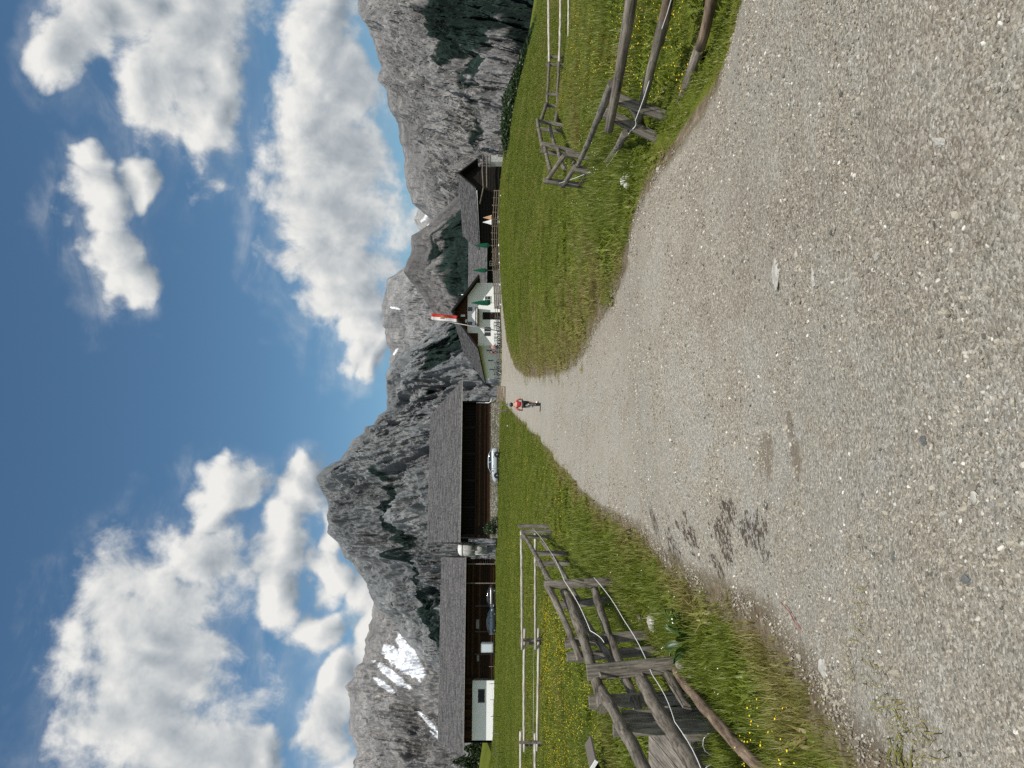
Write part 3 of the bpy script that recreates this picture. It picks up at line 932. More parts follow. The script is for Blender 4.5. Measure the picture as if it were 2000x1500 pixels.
# ------------------------------------------------------------------ main barn
def main_barn():
    t = thing('shingled_barn', (-20.5, 98.0, 3.25), 'long dark log barn with grey shingle roof and stone base behind the silver car', 'barn', rz=math.radians(12.5))
    Lb, ze, zr, w = 21.4, 5.2, 10.35, 9.0
    course_roof(t, [(0, 0, ze), (Lb, 0, ze), (18.3, w, zr), (0.1, w, zr)], 26)
    course_roof(t, [(Lb, 2 * w, ze), (0, 2 * w, ze), (0.1, w, zr), (18.3, w, zr)], 14)
    B().box((Lb / 2, -0.03, ze - 0.06), (Lb, 0.10, 0.16)).build('eave_board', FASCIA, t)
    s = B()
    s.box((9.9, 10.0, 0.25), (18.6, 16.2, 2.1)); s.build('stone_base', STONE, t)
    # log courses along the front, above the stone
    z = 1.32; k = 0
    rnd = random.Random(4)
    while z < 3.25:
        h = rnd.uniform(0.20, 0.25)
        x0 = 0.75 - rnd.uniform(0, .12); x1 = 18.9 + rnd.uniform(0, .15)
        b = B(); b.box(((x0 + x1) / 2, 2.02 - rnd.uniform(0, .05), z + h / 2), (x1 - x0, 0.22, h - 0.025)); b.build('log', DARKWOOD if k % 3 else BROWNWOOD, t)
        z += h; k += 1
    # dark loft front set back under the eave, with post frame
    b = B()
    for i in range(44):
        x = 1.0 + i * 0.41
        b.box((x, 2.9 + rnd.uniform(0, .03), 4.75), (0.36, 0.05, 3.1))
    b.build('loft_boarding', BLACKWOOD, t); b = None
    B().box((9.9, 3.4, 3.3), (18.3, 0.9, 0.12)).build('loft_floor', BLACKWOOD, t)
    for i in range(6):
        B().box((1.0 + i * 3.56, 1.3, 4.4), (0.22, 0.22, 2.4)).build('post', BLACKWOOD, t)
    for sx in (0.9, 18.9):
        g = B()
        g.prism([(sx, 2.1, 1.3), (sx, 15.9, 1.3), (sx, 15.9, 6.2), (sx, 9, 10.0), (sx, 2.1, 6.2)], (0.15 if sx > 5 else -0.15, 0, 0)); g.build('gable_wall', BLACKWOOD, t)
    B().box((9.9, 15.95, 3.7), (18.0, 0.15, 4.8)).build('rear_wall', BLACKWOOD, t)
    for i in range(12):
        B().bar((1.0 + i * 1.7, 0.1, ze - 0.12), (1.0 + i * 1.7, 3.0, ze + 1.50), 0.12, 0.16).build('rafter', BLACKWOOD, t)
    p = B(); p.tube([(18.75, 1.75, 3.3), (18.75, 1.75, 1.55), (18.9, 1.6, 1.3), (19.3, 1.5, 1.22)], 0.06, 8); p.build('downpipe', WHITEPAINT, t)
    d = B(); d.box((1.6, 1.88, 2.2), (1.1, 0.06, 1.6)); dd = d.build('door', BLACKWOOD, t); B().box((1.95, 1.84, 2.2), (0.04, 0.03, 0.14)).build('handle', STEEL, dd)
    return t


def left_barn():
    t = thing('shingled_barn', (-56.1, 115.0, 4.35), 'long low barn at the left with a white plastered room under its grey roof', 'barn', rz=math.radians(12.5))
    Lb, ze, zr, w = 29.0, 4.75, 9.25, 7.0
    course_roof(t, [(-0.3, 0, ze), (Lb, 0, ze), (Lb, w, zr), (0, w, zr)], 20)
    course_roof(t, [(Lb, 2 * w, ze), (-0.3, 2 * w, ze), (0, w, zr), (Lb, w, zr)], 12)
    B().box((Lb / 2, -0.03, ze - 0.06), (Lb + .3, 0.09, 0.14)).build('eave_board', FASCIA, t)
    b = B(); b.box((5.8, 4.6, 1.7), (8.7, 5.4, 3.6)); b.build('plastered_room', PLASTER, t)
    o = window(t, 7.9, 2.1, 2.0, 1.05, 1.90, DARKMETAL, None)
    sh = B(); sh.box((7.9, 1.86, 2.1), (1.7, 0.04, 0.85)); sh.build('shutter', BLACK, o)
    rnd = random.Random(8)
    b = B(); b.box((6, 2.35, 4.35), (9.6, 0.06, 1.55)); b.build('wall', BLACKWOOD, t)
    for i in range(18):
        B().box((1.45 + i * 0.52, 2.28, 4.2), (0.47, 0.05, 1.3)).build('board', BROWNWOOD if i % 3 else DARKWOOD, t)
    for i in range(12):
        z = 0.35 + i * 0.36
        B().box((19.6, 2.6 + rnd.uniform(-.02, .02), z), (18.4, 0.16, 0.33)).build('log', DARKWOOD if rnd.random() < .7 else BROWNWOOD, t)
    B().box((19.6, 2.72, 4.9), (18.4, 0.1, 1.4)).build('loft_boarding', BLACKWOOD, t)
    B().box((14.5, 11.9, 2.5), (27.0, 0.2, 5)).build('rear_wall', BLACKWOOD, t)
    for sx in (1.1, 28.4):
        g = B(); g.prism([(sx, 1.95 if sx > 5 else 2.4, -.3), (sx, 12, -.3), (sx, 12, 5.4), (sx, 7, 8.9), (sx, 2.4, 6.1)], (.12 if sx > 5 else -.12, 0, 0)); g.build('gable_wall', BLACKWOOD, t)
    for x in (10.6, 14.2, 17.6, 21.5, 25.0, 28.0):
        B().box((x, 0.9, 2.3), (0.16, 0.16, 4.9)).build('post', GREYWOOD if x > 24 else BLACKWOOD, t)
    for i in range(15):
        B().bar((0.6 + i * 1.98, 0.1, ze - 0.10), (0.6 + i * 1.98, 2.4, ze + 1.38), 0.11, 0.14).build('rafter', BLACKWOOD, t)
    d = B(); d.box((22.0, 2.47, 1.2), (1.8, 0.06, 2.3)); dd = d.build('door', BLACKWOOD, t); B().box((22.7, 2.42, 1.2), (0.05, 0.04, 0.2)).build('handle', STEEL, dd)
    s = B(); s.box((13.4, 2.45, 2.7), (0.9, 0.05, 0.35)); s.build('wall_board', FASCIA, t)
    s = B(); s.box((18.6, 2.45, 2.8), (1.4, 0.05, 0.5)); s.build('wall_board', FASCIA, t)
    return t


def right_barn():
    t = thing('shingled_barn', (28.75, 105.3, 3.2), 'small dark gabled barn at the end of the row above the right meadow', 'barn', rz=math.radians(33))
    hw, ze, zr, ln = 2.95, 3.35, 5.9, 11.5
    course_roof(t, [(-hw, -0.7, ze), (-hw, ln, ze), (0, ln, zr), (0, -0.7, zr)], 14)
    course_roof(t, [(hw, ln, ze), (hw, -0.7, ze), (0, -0.7, zr), (0, ln, zr)], 14)
    B().bar((-hw, -0.72, ze - .05), (0, -0.72, zr - .05), 0.06, 0.2).build('bargeboard', BLACKWOOD, t)
    B().bar((hw, -0.72, ze - .05), (0, -0.72, zr - .05), 0.06, 0.2).build('bargeboard', BLACKWOOD, t)
    g = B(); g.prism([(-2.4, 0.3, -1), (2.4, 0.3, -1), (2.4, 0.3, 3.55), (0, 0.3, 5.65), (-2.4, 0.3, 3.55)], (0, ln - 0.8, 0)); g.build('wall', BLACKWOOD, t)
    for i in range(9):
        B().box((-2.47, 5.6, 0.0 + i * 0.4), (0.14, 10.6, 0.36)).build('log', BLACKWOOD, t)
    for i in range(9):
        B().box((0, 0.26, 0.0 + i * 0.4), (4.9, 0.12, 0.36)).build('log', BLACKWOOD, t)
    B().tube([(-2.9, -0.9, 2.35), (0.4, -0.9, 2.55), (3.3, -1.0, 2.5)], 0.10, 8).build('hay_pole', LOGWOOD, t)
    B().tube([(-3.0, -0.9, 1.85), (0.4, -0.9, 1.95), (3.2, -1.0, 1.95)], 0.10, 8).build('hay_pole', LOGWOOD, t)
    B().tube([(-2.9, -0.9, 2.3), (-3.1, 2.0, 2.9)], 0.10, 8).build('hay_pole', LOGWOOD, t)
    B().tube([(-3.05, -0.4, ze - .12), (-3.05, ln - .2, ze - .12)], 0.06, 8).build('gutter', ZINC, t)
    return t


def back_shed():
    t = thing('outbuilding', (15.6, 121.0, 3.4), 'low outbuilding with grey shingle roof between the farmhouse and the small barn', 'shed', rz=math.radians(8))
    course_roof(t, [(0, 0, 2.2), (13.2, 0, 2.2), (13.2, 6, 5.6), (0, 6, 5.6)], 14)
    course_roof(t, [(13.2, 12, 2.2), (0, 12, 2.2), (0, 6, 5.6), (13.2, 6, 5.6)], 10)
    B().box((6.6, 6, 1.0), (12.4, 10.4, 2.6)).build('wall', BLACKWOOD, t)
    g = B(); g.prism([(.5, 1, 2.2), (.5, 11, 2.2), (.5, 6, 5.3)], (12.2, 0, 0)); g.build('gable', BLACKWOOD, t)
    window(t, 4, 1.5, 0.8, 0.8, 0.78); window(t, 8, 1.5, 0.8, 0.8, 0.78)
    return t


def farmhouse():
    t = thing('farmhouse', (11.1, 116.0, 3.70), 'white plastered farmhouse with steep grey gable roof and wooden gable top', 'farmhouse', rz=math.radians(9.7))
    hs, ze, zr, ln = 5.8, 3.1, 7.25, 31.0
    course_roof(t, [(-hs, ln, ze), (-hs, 0, ze), (0, 0, zr), (0, ln, zr)], 20)
    course_roof(t, [(hs, 0, ze), (hs, ln, ze), (0, ln, zr), (0, 0, zr)], 20)
    for s in (-1, 1):
        B().bar((s * hs, -0.04, ze - .08), (0, -0.04, zr - .08), 0.08, 0.30).build('bargeboard', BLACKWOOD, t)
        B().bar((s * (hs - .9), 0.9, ze - 0.25 + .62), (s * (hs - .9), -0.0, ze - 0.25 + .62), 0.18, 0.2).build('purlin_end', BLACKWOOD, t)
    B().box((0, 0.45, zr - 0.5), (0.2, 0.9, 0.22)).build('purlin_end', BLACKWOOD, t)
    W_ = 5.0; fy = 1.5
    zt = lambda x: zr - 0.28 - abs(x) * (zr - ze) / hs
    b = B(); b.prism([(-W_, fy, -1.0), (W_, fy, -1.0), (W_, fy, zt(W_)), (2.9, fy, 4.85), (-2.9, fy, 4.85), (-W_, fy, zt(W_))], (0, ln - 2.4, 0)); b.build('wall', PLASTER, t)
    g = B(); g.prism([(-3.0, fy - 0.06, 4.86), (3.0, fy - 0.06, 4.86), (0, fy - 0.06, zt(0))], (0, 0.3, 0)); g.build('gable_boarding', BROWNWOOD, t)
    for i in range(13):
        x = -2.4 + i * 0.4; h = zt(x) - 0.12 - 4.9
        if h > 0.15: B().box((x, fy - 0.10, 4.9 + h / 2), (0.35, 0.04, h)).build('board', BROWNWOOD, t)
    g = B(); g.prism([(-4.98, fy - 0.08, 3.2), (-3.05, fy - 0.08, 3.2), (-3.05, fy - 0.08, zt(3.05) - .05), (-4.98, fy - 0.08, zt(4.98) - .05)], (0, 0.3, 0)); g.build('side_boarding', BROWNWOOD, t)
    window(t, 0.78, 4.45, 0.62, 0.66, fy, DARKMETAL); window(t, -1.55, 4.45, 0.62, 0.66, fy, DARKMETAL)
    window(t, 2.3, 1.7, 1.2, 1.0, fy, WHITEPAINT, None); window(t, -2.45, 1.75, 0.66, 0.95, fy, DARKMETAL); window(t, -3.2, 1.75, 0.6, 0.9, fy, DARKMETAL)
    d = B(); d.box((-0.3, fy - 0.03, 1.05), (1.15, 0.08, 2.9)); dd = d.build('door', BLACKWOOD, t); B().box((0.1, fy - 0.1, 1.1), (0.05, 0.06, 0.2)).build('handle', STEEL, dd)
    bl = B(); bl.box((-0.6, fy - 0.55, 3.22), (2.9, 1.1, 0.12)); bal = bl.build('balcony', DARKWOOD, t)
    r = B(); r.box((-0.6, fy - 1.05, 3.55), (2.9, 0.06, 0.10)); r.build('handrail', BLACKWOOD, bal)
    for i in range(15): B().box((-1.95 + i * 0.193, fy - 1.05, 3.39), (0.07, 0.04, 0.22)).build('baluster', BLACKWOOD, bal)
    B().box((-0.3, fy - 0.14, 5.55), (0.34, 0.04, 0.66)).build('sign', WHITEPAINT, t); B().box((-1.15, fy - 0.14, 5.05), (0.52, 0.04, 0.26)).build('sign', WHITEPAINT, t)
    # receding left side
    for y in (5.0, 13, 21):
        f = B(); f.box((-W_ - 0.02, y, 1.55), (0.06, 0.75, 0.85)); o = f.build('window', DARKMETAL, t); B().box((-W_ - 0.06, y, 1.55), (0.02, 0.6, 0.7)).build('pane', GLASS, o)
    fl = B(); fl.tube([(3.55, 3.0, 3.9), (3.55, 3.0, 6.1)], 0.07, 10); fo = fl.build('flue_pipe', WHITEPAINT, t); B().lathe((3.55, 3.0, 6.1), [(0.16, 0), (0.2, 0.1), (0.2, 0.32), (0.05, 0.42)], 12).build('cowl', BLACK, fo)
    return t


main_barn(); left_barn(); right_barn(); back_shed(); farmhouse()


# ------------------------------------------------------------------ small buildings and things of the farmyard
def silo():
    p = P(428, 966, 110); z0 = gz(p.x, p.y)
    t = thing('feed_silo', (p.x, p.y, z0), 'white domed feed silo on legs between the two barns', 'silo')
    m = paint('silo_fibreglass', (0.66, 0.66, 0.63), 0.5, 0.1, 2)
    B().lathe((0, 0, 0), [(1.0, 3.3), (1.0, 5.0)], 20).build('tank', CONCRETE, t)
    B().lathe((0, 0, 0), [(1.03, 4.98), (1.0, 5.2), (0.86, 5.45), (0.55, 5.66), (0.05, 5.74)], 20).build('dome', m, t)
    B().lathe((0, 0, 0), [(0.16, 1.5), (0.95, 3.35)], 20).build('hopper', CONCRETE, t)
    B().box((0, -0.97, 4.1), (0.05, 0.04, 1.6)).build('seam', ZINC, t)
    for a in (45, 135, 225, 315):
        x, y = 0.9 * math.cos(math.radians(a)), 0.9 * math.sin(math.radians(a))
        B().tube([(x, y, -0.2), (x, y, 3.6)], 0.05, 8).build('leg', ZINC, t)
    B().tube([(0.1, -0.1, 1.5), (1.2, -0.3, 3.6)], 0.10, 8).build('auger_pipe', CONCRETE, t)
    B().box((0, 0, 1.1), (0.9, 0.9, 0.8)).build('outlet_box', DARKMETAL, t)


silo()


def flag():
    a = P(853, 962, 111.5); b = P(877.5, 841, 111.5)
    t = thing('flag', (a.x, a.y, gz(a.x, a.y)), 'red and white banner flag with an eagle crest on a leaning pole at the farmhouse', 'flag')
    a.z = gz(a.x, a.y) - .1
    B().tube([a, a.lerp(b, .5), b], [0.075, 0.06, 0.04], 8).build('pole', paint('pale_pole', (0.55, 0.55, 0.53), .6), t, True)
    red = paint('flag_red', (0.50, 0.045, 0.04), 0.85, 0.12, 3); wh = paint('flag_white', (0.70, 0.68, 0.66), 0.85, 0.05, 3); gold = paint('crest_brown', (0.30, 0.16, 0.08), .85, .3, 5)
    ax = (P(888.5, 845, 111) - P(876, 845, 111)); dn = P(884.5, 894, 111) - P(888.5, 845, 111)
    tl = P(875.6, 843.5, 111); dn2 = P(870.8, 893, 111) - tl
    def pt(s, k):
        p = tl + dn2 * k + ax * s
        p.y += 0.14 * math.sin(s * 5.0 + k * 4.0) * (0.3 + s) + 0.1 * math.sin(k * 9)
        p.z += 0.06 * math.sin(k * 7 + s * 3)
        return p
    for nm, s0, s1, m in (('white_half', 0.0, 0.5, wh), ('red_half', 0.5, 1.0, red)):
        q = B(); rows = [[pt(s0 + (s1 - s0) * j / 6, i / 20) for j in range(7)] for i in range(21)]
        q.grid(rows); o = q.build(nm, m, t, True)
        sd = o.modifiers.new('cloth', 'SOLIDIFY'); sd.thickness = 0.01
    # crest: spread eagle with head, two wings, tail
    outl = [(0.0, .12), (.05, .07), (.09, .10), (.07, .18), (.14, .10), (.24, .02), (.30, .10), (.29, .30), (.24, .45), (.20, .30), (.15, .46), (.10, .34), (.09, .52), (.13, .66), (.06, .60), (0.0, .70)]
    pts = [(0.5 + x * .8, 0.30 + y * .42) for x, y in outl] + [(0.5 - x * .8, 0.30 + y * .42) for x, y in outl[-2:0:-1]]
    q = B(); c3 = pt(0.5, 0.42) + Vector((0, -.05, 0))
    ring = [pt(s, k) + Vector((0, -.05, 0)) for s, k in pts]
    for i in range(len(ring)): q.quad([c3, ring[i], ring[(i + 1) % len(ring)]])
    o = q.build('eagle_crest', gold, t, True)
    sd = o.modifiers.new('cloth', 'SOLIDIFY'); sd.thickness = 0.01


flag()


def parasol(u, vt, vb, d, mat, label, w=0.22, cone=False):
    top = P(u, vt, d); bot = P(u, vb, d); z0 = gz(top.x, d)
    t = thing('closed_parasol', (top.x, d, z0), label, 'parasol')
    h = top.z - z0; hb = bot.z - z0
    B().tube([(0, 0, -0.05), (0, 0, h + 0.05)], 0.025, 8).build('pole', FASCIA, t)
    B().lathe((0, 0, 0), [(0.25, 0.0), (0.25, 0.06), (0.05, 0.08)], 12).build('foot', CONCRETE, t)
    pr = [(0.02, h), (w * .5, h - (h - hb) * .25), (w * .9, h - (h - hb) * .6), (w, h - (h - hb) * .85), (w * .55, hb)] if not cone else [(0.02, h), (w * .5, h - (h - hb) * .5), (w, hb)]
    b = B(); n = 16; rings = []
    for r, z in pr:
        rings.append([(r * (1 + (0.28 if j % 2 else -0.18)) * math.cos(2 * math.pi * j / n), r * (1 + (0.28 if j % 2 else -0.18)) * math.sin(2 * math.pi * j / n), z) for j in range(n)] )
    for r in rings: r.append(r[0])
    b.grid(rings, None, False); b.build('canopy', mat, t)
    if not cone: B().lathe((0, 0, hb + (h - hb) * .38), [(w * .85, 0), (w * .85, .06)], 12).build('strap', GREENCLOTH, t)


parasol(1020.5, 926, 956, 103, GREENCLOTH, 'closed green parasol on the terrace in front of the low outbuilding', .26)
parasol(972, 923, 951, 110, GREENCLOTH, 'closed green parasol at the corner of the farmhouse', .26)
parasol(908.5, 920, 958, 112, GREENCLOTH, 'closed green parasol against the white farmhouse gable', .34)
parasol(1066, 943, 960, 101, WHITEPAINT, 'white pointed folded parasol by the dark barn wall', .28, True)
parasol(1075, 944, 960, 101, paint('orange_cloth', (0.55, 0.33, 0.20), .85, .3), 'orange pointed folded parasol beside the white one', .28, True)


# ------------------------------------------------------------------ cars
def car(name, loc, rz, paintcol, label, group=None, s=1.0):
    t = thing(name, loc, label, 'car', group, rz)
    body_m = paint('car_paint', paintcol, 0.25, 0.03, 2, 0.6)
    # side outline, front at -x
    Lc, Wd = 4.15, 1.74
    st = [(-2.07, .36, .62, .70), (-2.0, .24, .74, .80), (-1.7, .20, .86, .85), (-1.1, .19, .95, .87), (-.55, .19, 1.00, .87), (.3, .19, 1.0, .87), (1.1, .19, 1.02, .87), (1.7, .22, 1.02, .85), (1.98, .26, .98, .80), (2.07, .38, .86, .72)]
    rows = []
    for x, zb, zt, hw in st:
        rows.append([(x, -hw * .86, zb), (x, -hw, zb + .12), (x, -hw, zb + (zt - zb) * .62), (x, -hw * .93, zt - .03), (x, -hw * .78, zt), (x, 0, zt + .015), (x, hw * .78, zt), (x, hw * .93, zt - .03), (x, hw, zb + (zt - zb) * .62), (x, hw, zb + .12), (x, hw * .86, zb)])
    b = B(); b.grid(rows); b.face(list(range(11))[::-1]); b.face([9 * 11 + k for k in range(11)]); b.face([0, 10] + [9 * 11 + 10, 9 * 11]) if False else None
    bo = b.build('body', body_m, t)
    gl = [(-1.15, .95, .95, .78), (-.35, 1.40, 1.40, .66), (.1, 1.45, 1.45, .64), (.9, 1.44, 1.44, .64), (1.35, 1.36, 1.36, .66), (1.92, 1.0, 1.0, .76)]
    b = B(); rows = [[(x, -hw - .06 * (1.45 - z), .96), (x, -hw, z - .06), (x, -hw * .85, z), (x, 0, z + .02), (x, hw * .85, z), (x, hw, z - .06), (x, hw + .06 * (1.45 - z), .96)] for x, z, _, hw in gl]
    b.grid(rows); b.build('glasshouse', GLASS, t)
    rf = B(); rows = [[(x, -hw - .012, z - .07), (x, -hw * .86, z + .012), (x, 0, z + .035), (x, hw * .86, z + .012), (x, hw + .012, z - .07)] for x, z, _, hw in gl[1:5]]
    rf.grid(rows); rf.build('roof', body_m, t)
    for sgn in (-1, 1):
        for (x0, z0, h0), (x1, z1, h1) in (((-1.15, .95, .80), (-.35, 1.39, .675)), ((1.35, 1.35, .675), (1.94, 1.0, .78)), ((.38, .97, .83), (.32, 1.40, .66))):
            B().bar((x0, sgn * h0, z0), (x1, sgn * h1, z1), .07, .05).build('pillar', body_m, t)
        for x in (-1.3, 1.28):
            wb = B(); wb.lathe((x, sgn * .86, .31), [(.20, -.09), (.30, -.09), (.315, -.05), (.315, .05), (.30, .09), (.20, .09)], 20, (0, 1, 0))
            w = wb.build('wheel', RUBBER, t)
            B().lathe((x, sgn * .90, .31), [(.205, -.04), (.2, .03), (.06, .055)], 14, (0, sgn, 0)).build('rim', STEEL, w)
            ar = B(); ar.lathe((x, sgn * .845, .33), [(.375, -.05), (.375, .035)], 20, (0, sgn, 0)); ar.build('wheel_arch', BLACK, t)
        B().box((-1.93, sgn * .58, .70), (.16, .34, .12)).build('headlight', STEEL, t)
        B().box((2.03, sgn * .60, .82), (.08, .28, .16)).build('tail_light', paint('red_lens', (.35, .02, .02), .3), t)
        B().box((-.72, sgn * .95, 1.0), (.14, .16, .11)).build('mirror', body_m, t)
        for x in (-.1, .95): B().box((x, sgn * .872, .78), (.18, .02, .03)).build('door_handle', DARKMETAL, t)
        B().box((0, sgn * .873, .30), (2.0, .03, .12)).build('side_sill', BLACK, t)
    B().box((-2.08, 0, .42), (.05, 1.2, .14)).build('bumper_grille', BLACK, t)
    B().box((-2.10, 0, .48), (.02, .5, .11)).build('number_plate', WHITEPAINT, t)
    return t


pc = P(592, 975, 94.5)
car('parked_car', (pc.x, pc.y, gz(pc.x, pc.y) - .02), math.radians(6), (0.40, 0.45, 0.49), 'silver hatchback parked in front of the long log barn')
pc = P(291, 970, 110)
car('parked_car', (pc.x, pc.y, gz(pc.x, pc.y) - .05), math.radians(168), (0.035, 0.055, 0.075), 'dark blue car parked nose to the right at the low barn')
pc = P(329, 970, 113.5)
car('parked_car', (pc.x, pc.y, gz(pc.x, pc.y)), math.radians(15), (0.012, 0.012, 0.013), 'black car with red tail light half hidden behind the dark blue car')


def trailer():
    p = P(236, 960, 114); z0 = gz(p.x, p.y)
    t = thing('box_trailer', (p.x, p.y, z0), 'small pale grey box trailer beside the plastered room of the low barn', 'trailer', rz=math.radians(12))
    B().box((0, 0, 1.35), (1.25, 2.2, 1.75)).build('box', paint('trailer_grey', (.45, .50, .53), .45, .05), t)
    B().box((0, -1.12, 1.35), (1.3, 0.05, 1.8)).build('door_frame', ZINC, t)
    B().box((0, -1.15, 1.36), (1.05, 0.04, 1.5)).build('door', paint('trailer_door', (.52, .58, .62), .45, .05), t)
    for s in (-1, 1):
        w = B(); w.lathe((s * .72, .2, .32), [(.18, -.09), (.32, -.08), (.32, .08), (.18, .09)], 16, (1, 0, 0)); w.build('wheel', RUBBER, t)
    B().tube([(0, 1.0, .42), (0, 2.3, .45)], .05, 8).build('drawbar', DARKMETAL, t)


trailer()


# ------------------------------------------------------------------ bicycles and people
def bicycle_parts(t, frame_m, s=1.0, steer=0.0):
    """x forward, wheels on the ground at z=0"""
    for x in (-.52, .53):
        pts = [(x + .34 * math.cos(a), 0, .35 + .34 * math.sin(a)) for a in np.linspace(0, 2 * math.pi, 25)]
        w = B(); w.tube(pts, .026, 6, False); wo = w.build('wheel', RUBBER, t)
        sp = B()
        for k in range(8):
            a = math.pi * k / 8; sp.tube([(x - .33 * math.cos(a), 0, .35 - .33 * math.sin(a)), (x + .33 * math.cos(a), 0, .35 + .33 * math.sin(a))], .004, 3, False)
        sp.lathe((x, -.05, .35), [(.03, 0), (.03, .1)], 8, (0, 1, 0)); sp.build('spokes', STEEL, wo)
    f = B(); bb, st, hd, rr, fr = (-.08, 0, .30), (-.22, 0, .82), (.36, 0, .86), (-.52, 0, .35), (.53, 0, .35)
    for a, b_, r in ((bb, st, .022), (st, (.35, 0, .90), .022), (bb, (.39, 0, .76), .026), (bb, rr, .014), (st, rr, .013), ((.34, 0, .98), (.41, 0, .70), .024)): f.tube([a, b_], r, 6)
    f.build('frame', frame_m, t)
    fk = B()
    for s_ in (-1, 1): fk.tube([(.41, s_ * .05, .72), (.53, s_ * .05, .35)], .016, 6)
    fk.build('fork', DARKMETAL, t)
    h = B(); h.tube([(.34, 0, .98), (.36, 0, 1.04)], .02, 6); h.tube([(.28, -.34, 1.06), (.36, -.1, 1.05), (.36, .1, 1.05), (.28, .34, 1.06)], .014, 6); ho = h.build('handlebar', DARKMETAL, t)
    for s_ in (-1, 1): B().tube([(.29, s_ * .22, 1.06), (.275, s_ * .36, 1.06)], .02, 6).build('grip', RUBBER, ho)
    sd = B(); sd.tube([st, (-.25, 0, .95)], .014, 6); so = sd.build('seat_post', DARKMETAL, t)
    b = B(); b.grid([[(-.40, -.08, .97), (-.40, 0, .985), (-.40, .08, .97)], [(-.28, -.07, .97), (-.28, 0, .985), (-.28, .07, .97)], [(-.10, -.02, .965), (-.10, 0, .975), (-.10, .02, .965)]])
    o = b.build('saddle', BLACK, t); o.modifiers.new('s', 'SOLIDIFY').thickness = .04
    c = B(); c.lathe((-.08, -.05, .30), [(.09, 0), (.09, .01)], 14, (0, 1, 0)); c.tube([(-.08, -.08, .30), (-.02, -.09, .14)], .012, 5); c.tube([(-.08, .08, .30), (-.14, .09, .46)], .012, 5); co = c.build('crankset', STEEL, t)
    for y, x, z in ((-.14, -.02, .14), (.14, -.14, .46)): B().box((x, y, z), (.09, .09, .02)).build('pedal', BLACK, co)


def skin_mesh(name, verts, edges, radii, mat, parent, sub=1, root=0):
    me = bpy.data.meshes.new(name); me.from_pydata([tuple(v) for v in verts], edges, [])
    o = bpy.data.objects.new(name, me); COL.objects.link(o); o.parent = parent
    md = o.modifiers.new('skin', 'SKIN'); md.use_smooth_shade = True
    sv = me.skin_vertices[0].data
    for i, r in enumerate(radii):
        rr = r if hasattr(r, '__len__') else (r, r)
        sv[i].radius = rr; sv[i].use_root = (i == root)
    sb = o.modifiers.new('sub', 'SUBSURF'); sb.levels = sub; sb.render_levels = sub
    if mat: me.materials.append(mat)
    return o


SKIN = paint('skin', (0.46, 0.27, 0.19), .6, .08)


